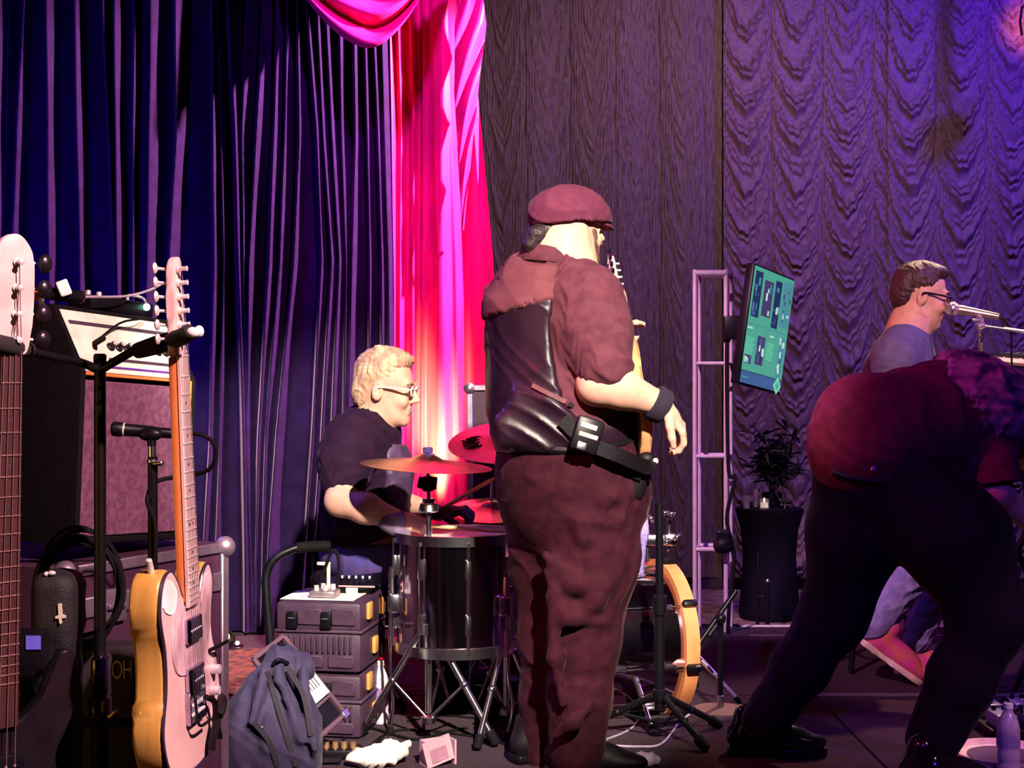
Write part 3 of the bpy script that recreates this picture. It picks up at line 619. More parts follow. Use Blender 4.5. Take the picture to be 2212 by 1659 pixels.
bk.chain([nK, P(1935, 760, 5.9), elK, wrK], [.07, .06, .046, .032], .03); hand(bk, wrK, (.98, 0, -.1), (.1, 0, 1), .4, 1)
bk.chain([nK, P(1950, 760, 6.24), P(1960, 905, 6.3), P(2090, 860, 6.28)], [.07, .06, .046, .032], .03); hand(bk, P(2090, 860, 6.28), (.98, 0, -.1), (.1, 0, 1), .4, -1)
kn1, kn2 = P(1998, 1195, 5.86), P(2022, 1255, 6.05); an1, an2 = P(1888, 1355, 5.80), P(1972, 1388, 6.0)
for a, kn, an in ((P(1910, 1060, 6.02), kn1, an1), (P(1910, 1060, 6.18), kn2, an2)): bk.chain([a, kn, an], [.09, .065, .045], .03)
obj('body', bk.mesh(), M_skin, key, smooth=180)
ks = S(.007); ks.chain([nK+Vector((0, 0, -.03)), P(1946, 800, 6.07), P(1915, 950, 6.1), P(1902, 1040, 6.1)], [.105, .165, .165, .165], .06, flat=((1, 0, 0), .85))
ks.chain([P(1948, 750, 5.96), P(1932, 775, 5.90), P(1930, 880, 5.86), elK], [.095, .092, .075, .068], .04); ks.chain([P(1950, 750, 6.16), P(1950, 775, 6.24), P(1960, 905, 6.3)], [.095, .09, .065], .04)
ks.chain([elK, P(2040, 870, 5.84)], [.066, .052], .03)
ks.cap(nK+Vector((0, 0, -.04)), nK+Vector((.004, 0, .0)), .09, .078, .03)
obj('shirt', ks.mesh(addf(folds((.5, 0, .8), 30, .005, seed=22), folds((-.5, .3, .8), 50, .003, seed=23))), M_shirtK, key, smooth=180)
obj('collar', collar(nK+Vector((.004, 0, -.004)), (1, 0, 0), .082, .040, .042, .034, .30), mat('navy_collar', (.03, .02, .08), .8), key, smooth=60)
kt = S(.007)
for a, kn, an in ((P(1910, 1060, 6.02), kn1, an1), (P(1910, 1060, 6.18), kn2, an2)): kt.chain([a, kn, an+Vector((0, 0, .02))], [.12, .095, .078], .03)
kt.cap(P(1900, 1045, 6.1), P(1905, 1075, 6.1), .155, .15, .04)
obj('jeans', kt.mesh(addf(folds((.3, 0, .9), 45, .007, seed=24), folds((-.6, 0, .6), 70, .003, seed=25))), M_jeans, key, smooth=180)
for an, pitch, dx in ((an1, .62, -.055), (an2, .05, -.08)):
    c = Vector((an.x+dx, an.y, 0)); 
    if pitch > .3: c = Vector((an.x-.06, an.y, .165))
    a, b = shoe(c, (1, -.12, 0), .29, 1.05, pitch); s_ = obj('shoe', a, M_sneak, key, smooth=180); obj('sole', b, M_soleW, s_, label='cream rubber sole')
q = lambda x, y, z: hK @ Vector((x*1.12, y*1.12, z*1.12)); R = hK.to_3x3()
kh = S(.0045); kh.ell(q(-.018, 0, .048), (.108, .090, .092), R, .02); kh.ell(q(.03, 0, .100), (.07, .066, .034), R, .03); kh.ell(q(-.068, 0, -.01), (.05, .072, .07), R, .03)
kh.rbox(q(.118, 0, -.03), (.075, .2, .105), .03, R, .02, True); kh.ell(q(.03, 0, -.10), (.09, .2, .10), R, .02, True)
obj('hair', kh.mesh(addf(folds((.9, .3, .3), 120, .003, seed=26, sharp=1), folds((.5, .6, .5), 210, .002, seed=27, sharp=1))), M_hairK, key, smooth=180)
glasses(key, q, M_blackm, M_lens)
for y in (-.030, .030): obj('eye', sphere(q(.090, y, -.004), .0055, 8, 6), M_blackm, key)
for y in (-1, 1): obj('eyebrow', tube([q(.098, y*.016, .020), q(.098, y*.034, .026), q(.088, y*.052, .020)], .004, 6, 3), M_hairK, key)

# ---------------------------------------------------------------- performer bending over at the front right
M_shirtR = mat('wine_red_shirt', (.15, .014, .042), .85, c2=(.10, .010, .030), scale=30, sheen=.06, spec=.12, sheen_tint=(1, .4, .5), bump=.25, bscale=120)
M_patt = mat('mottled_wine_shirt', (.50, .16, .22), .75, c2=(.07, .02, .06), scale=13, stretch=(1, 1, 2.2), bump=.2, bscale=120)
M_pantR = mat('black_trousers', (.008, .003, .014), .9, c2=(.006, .002, .010), scale=30, sheen=.06, spec=.12, bump=.1, bscale=90)
ben = thing('person', 'performer in wine-red top and black trousers lunging and bending to the right', 'person', P(1850, 1659, 4.5))
hip = P(1915, 985, 4.45)
sh_ = P(2140, 905, 4.72); knA, anA, knB, anB = P(1800, 1330, 4.56), P(1640, 1560, 4.60), P(2140, 1330, 4.30), P(2000, 1610, 4.36)
hR = hframe(P(2268, 985, 4.80), (.75, .25, -.62), (.62, .1, .75))
bb = S(.0065); head(bb, hR, 1.02, P(2185, 930, 4.76), .062)
bb.chain([hip, P(2020, 930, 4.6), sh_, P(2185, 930, 4.76)], [.12, .12, .14, .09], .03)
bb.chain([hip+Vector((-.03, 0, -.06)), knA, anA], [.11, .08, .045], .03); bb.chain([hip+Vector((.06, 0, -.08)), knB, anB], [.11, .085, .045], .03)
for s0, el, wr in ((P(2120, 960, 4.58), P(2150, 1060, 4.44), P(2225, 1130, 4.52)), (P(2165, 900, 4.92), P(2240, 1010, 5.05), P(2275, 1130, 4.9))):
    bb.chain([sh_, s0, el, wr], [.09, .075, .05, .033], .03); hand(bb, wr, (.6, .1, -.7), (.6, -.3, .6), .5, 1)
obj('body', bb.mesh(), M_skin, ben, smooth=180)
bs = S(.0075); bs.chain([P(1880, 960, 4.44), P(1950, 935, 4.52), P(2040, 905, 4.6), sh_], [.185, .185, .175, .165], .08)
bs.ell(P(1860, 905, 4.42), (.13, .15, .13), k=.10); bs.ell(P(1845, 985, 4.40), (.12, .13, .11), k=.08)
bs.chain([sh_, P(2120, 960, 4.58), P(2150, 1050, 4.44)], [.12, .10, .085], .05); bs.chain([sh_, P(2165, 900, 4.92), P(2240, 1000, 5.04)], [.12, .10, .08], .05)
bs.cut(P(1900, 1075, 4.4), (.12, -.1, -1))
bsv, bsf = bs.mesh(addf(folds((.5, .5, .7), 17, .006, seed=32, sharp=1), folds((.3, 0, .9), 40, .002, seed=33)))
obj('shirt', (bsv, bsf), M_shirtR, ben, smooth=180)
b2 = S(.0075); b2.chain([P(2000, 905, 4.58), P(2070, 890, 4.64), sh_], [.200, .198, .194], .06); b2.cut(P(1975, 930, 4.5), (-.85, 0, .45)); b2.cut(P(2060, 1000, 4.5), (.25, -.2, -1))
obj('overshirt', b2.mesh(addf(folds((.7, 0, .6), 40, .006, seed=34), folds((.9, 0, -.4), 70, .003, seed=35))), M_patt, ben, smooth=180)
bt = S(.008); bt.chain([P(1880, 1020, 4.46), P(1930, 1035, 4.46)], [.165, .165], .05)
bt.chain([P(1868, 1040, 4.48), P(1850, 1150, 4.50), knA, P(1730, 1440, 4.58), P(1655, 1555, 4.60)], [.165, .150, .105, .088, .078], .05)
bt.chain([P(1975, 1075, 4.42), P(2065, 1170, 4.33), knB, P(2080, 1460, 4.32), P(2015, 1600, 4.36)], [.175, .165, .115, .098, .085], .05)
btv, btf = bt.mesh(addf(folds((.8, .2, .5), 17, .007, seed=36, sharp=1), folds((.7, 0, -.5), 30, .003, seed=37)))
obj('trousers', (btv, btf), M_pantR, ben, smooth=180)
obj('waistband', band(bsv, [(1800, 1030), (1850, 1042), (1920, 1050), (1985, 1052)], .014, .006, .002, 6) if False else tube([on(bsv, 1800, 1020, -.004), on(bsv, 1850, 1036, -.004), on(bsv, 1910, 1040, -.004)], .010, 8), M_black, ben)
obj('rivet', box(.018, .006, .022, .003, 1, frame(on(bsv, 1888, 1012, .002), (1, 0, -.3), z=(0, .2, 1))), M_steel, ben)
for c, d, pt in ((P(1572, 1625, 4.70), (.95, -.12, 0), 0.0), (P(1945, 1690, 4.30), (.9, -.35, 0), 0.0)):
    c.z = 0; a, b = shoe(c, d, .30, 1.08, pt); s_ = obj('shoe', a, mat('black_patent', (.008, .006, .010), .15, coat=.5), ben, smooth=180); obj('sole', b, M_blackm, s_)
# ================================================================ drum kit
M_mirror = mat('dark_chrome_shell', (.60, .46, .54), .12, 1.0, c2=(.50, .38, .46), scale=3)
M_head = mat('drum_head', (.75, .62, .58), .5)
M_cym = mat('bronze_cymbal', (.72, .42, .26), .30, 1.0, c2=(.60, .32, .20), scale=30, stretch=(1, 1, 1), bump=.08, bscale=240)
M_maple = mat('amber_maple_hoop', (.86, .33, .12), .35, c2=(.76, .26, .09), scale=8, coat=.3)
M_rubber = mat('black_rubber', (.005, .004, .005), .8, spec=.15)
M_felt = mat('blue_felt', (.05, .03, .16), .95)
M_stick = mat('hickory', (.72, .42, .20), .5)
def ring(r0, r1, z0, z1, n=40, M=None): return lathe([(r0, z0), (r1, z0), (r1, z1), (r0, z1)], n, M, True)
def drum(root, M, R, L, nlug, shell_m, hoop_m, hoop_w=.035, hoop_t=.008, head2=True):
    """drum along local z: 0..L"""
    obj('shell', ring(R-.008, R, .012, L-.012, 48, M), shell_m, root, smooth=60)
    for z in (0, L):
        s = 1 if z == 0 else -1
        obj('hoop', ring(R-.002, R+hoop_t+.004, min(z-.006*s, z+hoop_w*s), max(z-.006*s, z+hoop_w*s), 48, M), hoop_m, root, smooth=50)
        obj('drum_head', lathe([(.001, z+.008*s), (R-.004, z+.008*s), (R-.002, z+.014*s), (.001, z+.012*s)], 40, M), M_head, root)
    lug = meshdata('lug', *box(.022, .020, .075, .008, 2), M_chrome); ro = meshdata('rod', *lathe([(.0035, -L*.5+.015), (.0035, L*.5-.015)], 8), M_chrome)
    for i in range(nlug):
        a = 2*math.pi*(i+.3)/nlug
        for z in ((L*.27, L*.73) if L > .3 else (L*.5,)): link('lug', lug, root, M @ Matrix.Rotation(a, 4, 'Z') @ Matrix.Translation((R+.008, 0, z)))
        link('tension_rod', ro, root, M @ Matrix.Rotation(a, 4, 'Z') @ Matrix.Translation((R+.016, 0, L*.5)))
# floor tom
zt, zb = ZC-(1150-CY)/F*5.02, ZC-(1398-CY)/F*5.02
c0 = P(985, 1400, 5.03)
ft = thing('floor_tom', 'deep mirror-chrome floor tom beside the drummer', 'drum', (c0.x, c0.y, 0))
drum(ft, Matrix.Translation((c0.x, c0.y, zb)), .213, zt-zb, 8, M_mirror, M_chrome, .030)
for a in (200, 320, 80):
    x, y = c0.x+.245*math.cos(math.radians(a)), c0.y+.245*math.sin(math.radians(a))
    lg = obj('leg', tube([(x, y, zb+.30), (x, y, zb-.05), (x+.02*math.cos(a), y, .12), (x, y, .02)], .006, 8, 4), M_chrome, ft)
    obj('rubber_foot', rod((x, y, 0), (x, y, .03), .014, .011), M_rubber, lg); obj('leg_bracket', box(.045, .04, .07, .01, 2, Matrix.Translation((c0.x+.232*math.cos(math.radians(a)), c0.y+.232*math.sin(math.radians(a)), zb+.17))), M_chrome, ft)
# bass drum with wooden hoops, front turned to the right
ax = Vector((.956, .292, 0)); hc = P(1440, 1374, 5.38); Lk = .43
kd = thing('bass_drum', 'bass drum with amber wooden hoops facing right', 'drum', (hc.x-ax.x*.2, hc.y-ax.y*.2, 0))
Mk = axz(hc-ax*Lk, hc)
drum(kd, Mk, .272, Lk, 8, M_mirror, M_maple, .048, .022)
cl = meshdata('claw', *box(.036, .026, .055, .008, 2), M_blackm)
for i in range(8):
    a = 2*math.pi*(i+.3)/8
    for z in (.03, Lk-.02): link('claw_hook', cl, kd, Mk @ Matrix.Rotation(a, 4, 'Z') @ Matrix.Translation((.304, 0, z)))
for s, a, b in ((-1, (1362, 1432, 5.12), (1412, 1590, 4.93)), (1, (1440, 1430, 5.62), (1475, 1530, 5.75))):
    A, B = P(*a), P(*b); B.z = .012
    sp = obj('spur', join(rod(A, A+(B-A)*.5, .012), rod(A+(B-A)*.45, B, .008)), M_chrome, kd); obj('spur_tip', rod(B-(B-A).normalized()*.03, B, .011, .006), M_rubber, sp)
    obj('spur_bracket', box(.06, .05, .06, .015, 2, Matrix.Translation(A)), M_chrome, kd)
# tom holder standing on the bass drum
th = thing('tom_holder', 'chrome tom holder rising from the bass drum with wing nuts', 'drum hardware', P(1400, 1205, 5.33))
obj('post', rod(P(1398, 1212, 5.33), P(1398, 1062, 5.33), .011), M_chrome, th); obj('post', rod(P(1444, 1190, 5.36), P(1446, 1120, 5.36), .009), M_chrome, th)
obj('cross_clamp', box(.10, .045, .045, .014, 2, Matrix.Translation(P(1412, 1166, 5.32))), M_chrome, th)
obj('cross_clamp', box(.06, .04, .05, .014, 2, Matrix.Translation(P(1448, 1166, 5.34))), M_chrome, th)
for x, y in ((1385, 1100), (1406, 1120), (1384, 1124), (1462, 1160), (1440, 1170), (1392, 1078), (1375, 1166), (1450, 1110), (1436, 1108)):
    obj('wing_nut', join(sphere(P(x, y, 5.29), .011, 10, 6), box(.034, .006, .016, .003, 1, Matrix.Translation(P(x, y, 5.29)) @ Matrix.Rotation(x*.7, 4, 'Y'))), M_chrome, th)
# cymbals
def cymbal(R, h=.022, bell=.05):
    pr = [(.006, h+.020), (bell*.5, h+.017), (bell*.9, h+.006), (bell*1.1, h), (R*.6, h*.55), (R*.9, h*.14), (R, 0), (R, -.0015), (R*.9, h*.14-.0025), (R*.6, h*.55-.0025), (bell*1.05, h-.0025), (bell*.5, h+.014), (.006, h+.017)]
    return lathe(pr, 56, None, True)
def tripod(root, base, ztop, zlow, feet, m, r=.011, brace=True):
    """base (x,y), legs from a collar at ztop to floor points"""
    top = Vector((base[0], base[1], ztop)); low = Vector((base[0], base[1], zlow))
    obj('collar', rod(top-Vector((0, 0, .02)), top+Vector((0, 0, .03)), .024), m, root)
    obj('hub', rod(low-Vector((0, 0, .012)), low+Vector((0, 0, .012)), .026), m, root)
    for fx, fy in feet:
        ft_ = Vector((fx, fy, .012)); d = (ft_-top).normalized(); side = d.cross(Vector((0, 0, 1))).normalized()
        st_ = top+Vector((d.x, d.y, 0)).normalized()*.022
        lg = obj('leg', join(rod(st_, ft_, r, r*.9, 10)), m, root)
        obj('rubber_foot', rod(ft_-d*.05, ft_+Vector((0, 0, -.004)), r*1.5, r*1.3), M_rubber, lg)
        if brace: obj('brace', rod(st_+(ft_-st_)*.48, low, .006), m, root)
        obj('joint', sphere(st_+(ft_-st_)*.48, .016, 10, 6), m, root)
cs = P(926, 1400, 4.86); bx_, by_ = cs.x, cs.y
cst = thing('cymbal_stand', 'chrome tripod cymbal stand in front of the floor tom', 'cymbal stand', (bx_, by_, 0))
zz = lambda y, d=4.86: ZC-(y-CY)/F*d
obj('tube', rod((bx_, by_, .10), (bx_, by_, zz(1230)), .0125), M_chrome, cst); obj('tube', rod((bx_, by_, zz(1235)), (bx_, by_, zz(1075)), .0095), M_chrome, cst)
obj('tube', rod((bx_, by_, zz(1080)), (bx_-.004, by_, zz(968)), .0065), M_chrome, cst)
obj('height_clamp', join(rod((bx_, by_, zz(1245)), (bx_, by_, zz(1215)), .02), box(.05, .012, .022, .004, 1, Matrix.Translation((bx_+.03, by_-.01, zz(1230))))), M_chrome, cst)
obj('height_clamp', join(rod((bx_, by_, zz(1106)), (bx_, by_, zz(1086)), .036, .030, 16), rod((bx_, by_, zz(1086)), (bx_, by_, zz(1076)), .022)), M_chrome, cst)
obj('tilter', join(box(.045, .028, .055, .012, 2, Matrix.Translation((bx_-.002, by_, zz(1045)))), rod((bx_-.03, by_, zz(1055)), (bx_-.022, by_, zz(1030)), .012), rod((bx_+.015, by_, zz(1058)), (bx_+.02, by_, zz(1030)), .012)), M_blackm, cst)
obj('felt', join(rod((bx_-.003, by_, zz(990)), (bx_-.003, by_, zz(980)), .024), rod((bx_-.003, by_, zz(979)), (bx_-.003, by_, zz(966)), .018)), M_felt, cst)
tripod(cst, (bx_, by_), zz(1362), .075, [(P(778, 1573, 4.92).x, 4.92), (P(1072, 1585, 4.78).x, 4.78), (bx_+.06, 5.28)], M_chrome, .0125)
cm = P(921, 1006, 4.86)
link('cymbal', meshdata('cymbal', *cymbal(.232, .022, .055), M_cym), None, Matrix.Translation(cm) @ Matrix.Rotation(math.radians(3.2), 4, 'Y') @ Matrix.Rotation(math.radians(2.5), 4, 'X'))
props(bpy.data.objects['cymbal'], 'large crash cymbal lying level on the stand before the drummer', 'cymbal')
# ride cymbal on a second stand, mostly behind the bass player
rc = P(1106, 952, 5.30)
rd = link('cymbal', meshdata('cymbal', *cymbal(.245, .02, .06), mat('pale_bronze', (.80, .52, .40), .38, .8, c2=(.68, .40, .30), scale=20)), None, Matrix.Translation(rc) @ Matrix.Rotation(math.radians(17), 4, 'X') @ Matrix.Rotation(math.radians(-4), 4, 'Y'))
props(rd, 'tilted ride cymbal with a dark printed emblem beside the bass player', 'cymbal')
M_ink = mat('black_ink', (.03, .015, .02), .6)
Mr = rd.matrix_world.copy() if False else (Matrix.Translation(rc) @ Matrix.Rotation(math.radians(17), 4, 'X') @ Matrix.Rotation(math.radians(-4), 4, 'Y'))
emb = []
for pts in ([(-.04, .03), (-.02, .045), (.0, .03), (-.01, .0), (-.035, -.01), (-.045, -.035), (-.02, -.045), (.01, -.035)], [(-.055, .02), (-.03, .0), (-.01, -.02), (.015, -.01)], [(-.02, .05), (.005, .055), (.02, .04)], [(-.05, -.015), (-.03, .012), (.012, .018)], [(-.03, -.055), (0, -.06), (.022, -.045)]):
    emb.append(tube([Mr @ Vector((-.135+x, y-.02, .0125+.00)) for x, y in pts], .004, 5, 4))
obj('emblem', join(*emb), M_ink, rd)
rs = thing('cymbal_stand', 'dark chrome cymbal stand half hidden by the bass player', 'cymbal stand', (P(1094, 1400, 5.0).x, 5.0, 0))
x0 = P(1094, 1400, 5.0).x
obj('tube', rod((x0, 5.0, .08), (x0, 5.0, ZC-(1160-CY)/F*5.0), .0125), M_chrome, rs); obj('tube', rod((x0, 5.0, ZC-(1165-CY)/F*5.0), (rc.x, rc.y, rc.z+.03), .008), M_chrome, rs)
for y in (1270, 1405): obj('height_clamp', join(rod((x0, 5.0, ZC-(y+12-CY)/F*5), (x0, 5.0, ZC-(y-12-CY)/F*5), .022), box(.05, .012, .02, .004, 1, Matrix.Translation((x0+.03, 4.98, ZC-(y-CY)/F*5)))), M_chrome, rs)
tripod(rs, (x0, 5.0), .34, .07, [(x0-.10, 4.72), (x0+.27, 5.0), (x0-.12, 5.25)], M_chrome)
# hi-hat and snare behind the bass player
hh = thing('hi_hat', 'pair of bronze hi-hat cymbals on a thin stand behind the tom', 'hi-hat', (P(1062, 1200, 5.75).x, 5.75, 0))
hx = P(1062, 1200, 5.75).x; hz = ZC-(1108-CY)/F*5.75
for s in (0, 1):
    o = link('cymbal', meshdata('hat', *cymbal(.175, .02, .045), M_cym), hh, Matrix.Translation((hx, 5.75, hz+.012*(1 if s else 0))) @ Matrix.Rotation(math.radians(12), 4, 'X') @ Matrix.Rotation(0 if s else math.pi, 4, 'Y'))
obj('rod', rod((hx, 5.75, .05), (hx, 5.75, hz+.13), .006), M_chrome, hh)
tripod(hh, (hx, 5.75), .30, .06, [(hx-.2, 5.6), (hx+.2, 5.62), (hx, 6.0)], M_chrome, .009)
sc = P(1076, 1152, 5.45)
sn = thing('snare_drum', 'shallow chrome snare drum behind the floor tom', 'drum', (sc.x, sc.y, 0))
drum(sn, Matrix.Translation((sc.x, sc.y, sc.z-.14)), .165, .14, 8, M_mirror, M_chrome, .02)
for a in (20, 140, 260):
    x, y = sc.x+.13*math.cos(math.radians(a)), sc.y+.13*math.sin(math.radians(a)); obj('leg', tube([(x, y, sc.z-.145), (sc.x, sc.y, sc.z-.32), (sc.x-(x-sc.x)*1.4, sc.y-(y-sc.y)*1.4, .01)], .008, 8, 4), M_chrome, sn)
# drum sticks
for a, b, lab in ((P(962, 1094, 5.42), P(1070, 1032, 5.18), 'pale drumstick raised in the gloved hand of the drummer'), (P(890, 1132, 5.0), P(1006, 1142, 5.02), 'drumstick in the near hand of the drummer over the floor tom')):
    obj('drumstick', lathe([(.002, 0), (.0070, .004), (.0075, .1), (.0075, .28), (.004, .37), (.0055, .385), (.003, .40)], 10, axz(a, b)), M_stick, None, a, label=lab, cat='drumstick')
# throne
tn = thing('drum_throne', 'black padded drum throne under the drummer', 'stool', P(772, 1470, 5.46))
tn.location.z = 0; ORG[tn] = Vector(tn.location); WM[tn] = Matrix.Translation(ORG[tn])
tx, ty = tn.location.x, 5.46; tz = ZC-(1262-CY)/F*5.46
obj('seat', lathe([(.01, -.02), (.165, -.02), (.185, .0), (.185, .05), (.165, .07), (.01, .075)], 32, Matrix.Translation((tx, ty, tz-.02))), M_black, tn)
obj('tube', rod((tx, ty, .1), (tx, ty, tz), .016), M_chrome, tn)
tripod(tn, (tx, ty), .30, .1, [(tx-.25, ty-.08), (tx+.2, ty-.2), (tx+.06, ty+.28)], M_chrome, .011)
# flight case behind the drums
fc = thing('flight_case', 'tall dark flight case with lilac metal edging behind the cymbals', 'case', (P(1062, 1300, 6.35).x, 6.35, 0))
xL, xR = P(1010, 0, 6.3).x, P(1150, 0, 6.3).x; zT = ZC-(832-CY)/F*6.3
obj('body', box(xR-xL, .42, zT-.02, .004, 1, c=((xL+xR)/2, 6.52, zT/2)), mat('plum_laminate', (.05, .015, .04), .4), fc)
M_alu = mat('lilac_aluminium', (.62, .52, .66), .32, .9)
for x in (xL, xR): obj('edge_rail', box(.026, .026, zT-.02, .003, 1, c=(x+(.010 if x == xL else -.010), 6.312, zT/2+.005)), M_alu, fc)
for z in (zT-.012, .02): obj('edge_rail', box(xR-xL-.02, .026, .026, .003, 1, c=((xL+xR)/2, 6.310, z)), M_alu, fc)
for x in (xL, xR):
    for z in (zT-.015, .025): obj('ball_corner', sphere((x+(.008 if x == xL else -.008), 6.306, z), .027, 12, 8), M_alu, fc)
# drape uplight can on the floor
ul = thing('uplight', 'small black uplight can at the foot of the pink drape', 'lamp', (-.395, 6.95, 0))
obj('can', lathe([(.05, .0), (.055, .01), (.055, .045), (.048, .05), (.048, .012), (.05, .0)][:5], 20, Matrix.Translation((-.395, 6.95, 0))), M_blackm, ul)
# ================================================================ truss, screen, table, microphones, keyboards
M_trussm = mat('truss_aluminium', (.62, .50, .62), .35, .45, c2=(.55, .43, .56))
tsx = P(1500, CY, 6.95); 
ts = thing('truss_tower', 'slim aluminium ladder truss standing at the back of the stage', 'truss', (P(1535, CY, 7.0).x, 7.0, 0))
zt = ZC-(582-CY)/F*6.95
rails = [P(1501, CY, 6.95), P(1568, CY, 6.95), P(1511, CY, 7.12), P(1579, CY, 7.12)]
for i, p in enumerate(rails): obj('rail', rod((p.x, p.y, 0.006), (p.x, p.y, zt), .0115 if i < 2 else .009, n=12), M_trussm, ts)
for y, r in ((590, .017), (785, .010), (986, .010), (1187, .013)):
    z = ZC-(y-CY)/F*6.95
    for a, b in ((0, 1), (2, 3)): obj('rung', rod((rails[a].x, rails[a].y, z), (rails[b].x, rails[b].y, z), r, n=12), M_trussm, ts)
    for a, b in ((0, 2), (1, 3)): obj('rung', rod((rails[a].x, rails[a].y, z), (rails[b].x, rails[b].y, z), .008, n=8), M_trussm, ts)
obj('base_plate', box(.34, .36, .006, .002, 1, c=(rails[0].x+.09, 7.03, .003)), M_under, ts)
obj('black_cable', tube([P(1572, 690, 6.93), P(1570, 800, 6.92), P(1574, 1015, 6.91), P(1588, 1030, 6.9), P(1570, 1120, 6.9), P(1586, 1200, 6.9), P(1576, 1300, 6.9), P(1572, 1372, 6.92)], .010, 8), M_rubber, None, P(1572, 1372, 6.92), label='black cable running down the right side of the truss tower', cat='cable')
cb = S(.006); cb.ell(P(1562, 1178, 6.90), (.05, .04, .045), k=.01); cb.rbox(P(1562, 1165, 6.90), (.035, .03, .05), .012)
obj('power_box', cb.mesh(), M_blackm, None, P(1562, 1190, 6.9), smooth=180, label='small black junction box strapped to the truss tower', cat='box')
# screen
TL, TR, BL = P(1622, 565, 6.75), P(1711, 602, 7.10), P(1595, 828, 6.75)
X = (TR-TL); W = X.length; Y = TL-BL; H = Y.length; Ms = frame(BL, X, y=Y)
tv = thing('screen', 'portrait display panel showing green pages, mounted on the truss tower', 'screen', BL)
obj('housing', box(W, H, .045, .006, 2, Ms, c=(W/2, H/2, -.024)), M_blackm, tv)
def emitm(n, c, s=1.0, c2=None, sc=30): return mat(n, tuple(x*.2 for x in c), .5, c2=None, emit=c, estr=s)
M_scr = emitm('screen_green', (.075, .36, .25), 1.0); M_scrd = emitm('screen_dark', (.02, .035, .13), .8); M_scrb = emitm('screen_slate', (.05, .11, .26), 1.0); M_scrl = emitm('screen_mint', (.16, .62, .38), 1.0); M_scrp = emitm('screen_plum', (.06, .045, .13), 1.0); M_scrw = emitm('screen_white', (.5, .75, .60), 1.0); M_scrt = emitm('screen_teal', (.07, .26, .30), 1.0)
def pan(name, u0, v0, u1, v1, m, z=.0005, parent=tv): return obj(name, box((u1-u0)*W, (v1-v0)*H, .0006, 0, 1, Ms, c=((u0+u1)/2*W, (v0+v1)/2*H, z)), m, parent)
pan('page', .02, .12, .98, .985, M_scr); pan('page', .02, .015, .98, .115, M_scrb)
r2 = random.Random(3)
for u0, u1, v0, v1, m in ((.06, .23, .57, .95, M_scrd), (.29, .50, .60, .90, M_scrp), (.55, .70, .53, .93, M_scrd), (.74, .97, .56, .95, M_scrt)):
    ph = pan('picture', u0, v0, u1, v1, m, .0012)
    for k in range(9):
        a, b = r2.uniform(u0+.01, u1-.05), r2.uniform(v0+.01, v1-.08); pan('picture_detail', a, b, a+r2.uniform(.02, .05), b+r2.uniform(.02, .07), r2.choice([M_scrw, M_scrb, M_scrp, M_scrt, M_scrb]), .0018, ph)
pan('divider', .02, .505, .98, .515, M_scrt, .0012)
for u in (.25, .50, .72): pan('divider', u, .12, u+.006, .50, M_scrt, .0012)
for u0, u1, v0, v1 in ((.29, .47, .19, .43), (.80, .94, .13, .48), (.05, .20, .18, .25)):
    ph = pan('picture', u0, v0, u1, v1, M_scrp if u0 < .5 else M_scrt, .0012)
    for k in range(7):
        a, b = r2.uniform(u0, u1-.05), r2.uniform(v0, v1-.06); pan('picture_detail', a, b, a+r2.uniform(.02, .05), b+r2.uniform(.02, .07), r2.choice([M_scrw, M_scrb, M_scrd]), .0018, ph)
for i in range(9):
    pan('text_line', .04, .39-i*.016, .22-.03*(i % 3 == 2), .396-i*.016, M_scrl, .0012); pan('text_line', .53, .39-i*.017, .69-.03*(i % 4 == 3), .397-i*.017, M_scrl, .0012)
pan('text_line', .04, .468, .15, .482, M_scrw, .0012); pan('text_line', .57, .450, .66, .462, M_scrw, .0012); pan('text_line', .04, .06, .20, .072, M_scrt, .0012)
dm = [(0, .045), (.042, 0), (0, -.045), (-.042, 0)]
obj('diamond_mark', prism([(x+.885*W, y+.063*H) for x, y in dm], .0012, .0022, 0, 1, Ms), M_scrl, tv); obj('diamond_mark', prism([(x*.5+.885*W, y*.5+.063*H) for x, y in dm], .0024, .003, 0, 1, Ms), M_scr, tv)
obj('bracket', join(box(.10, .05, .12, .01, 2, Matrix.Translation(P(1585, 708, 6.92))), box(.05, .12, .06, .01, 2, Matrix.Translation(P(1606, 712, 6.94))), rod(P(1569, 690, 6.95), P(1569, 740, 6.95), .022)), M_blackm, tv)
# cocktail table with stretch cover, plant, candle and glasses
tcx = P(1662, CY, 9.8).x; ztp = ZC-(1097-CY)/F*9.8
tb = thing('cocktail_table', 'high cocktail table in a black stretch cover below the screen', 'table', (tcx, 9.8, -.4))
M_span = mat('black_spandex', (.004, .003, .012), .8, c2=(.003, .002, .010), spec=.1)
obj('cover', lathe([(.205, -.398), (.215, -.36), (.195, -.15), (.185, .05), (.20, .22), (.232, ztp-.04), (.238, ztp-.02), (.238, ztp-.006)], 40, Matrix.Translation((tcx, 9.8, 0))), M_span, tb)
obj('table_top', lathe([(.01, ztp-.006), (.236, ztp-.006), (.238, ztp), (.01, ztp)], 40, Matrix.Translation((tcx, 9.8, 0))), M_span, tb)
M_glass = mat('clear_glass', (.85, .8, .9), .06, trans=.85)
for x, dy, h, r, lab in ((1612, -.05, .09, .028, 'small glass near the left rim of the cocktail table'), (1632, .05, .13, .020, 'tall slim glass on the cocktail table beside the candle')):
    p = P(x, 1097, 9.8+dy); obj('glass', lathe([(r*.8, .001), (r*.85, .004), (r, h), (r*.93, h), (r*.8, .008), (.001, .008)], 16, Matrix.Translation((p.x, p.y, ztp))), M_glass, None, (p.x, p.y, ztp), label=lab, cat='glass')
p = P(1651, 1097, 9.72)
cd = thing('candle_jar', 'glowing candle in a glass jar on the cocktail table', 'candle', (p.x, p.y, ztp))
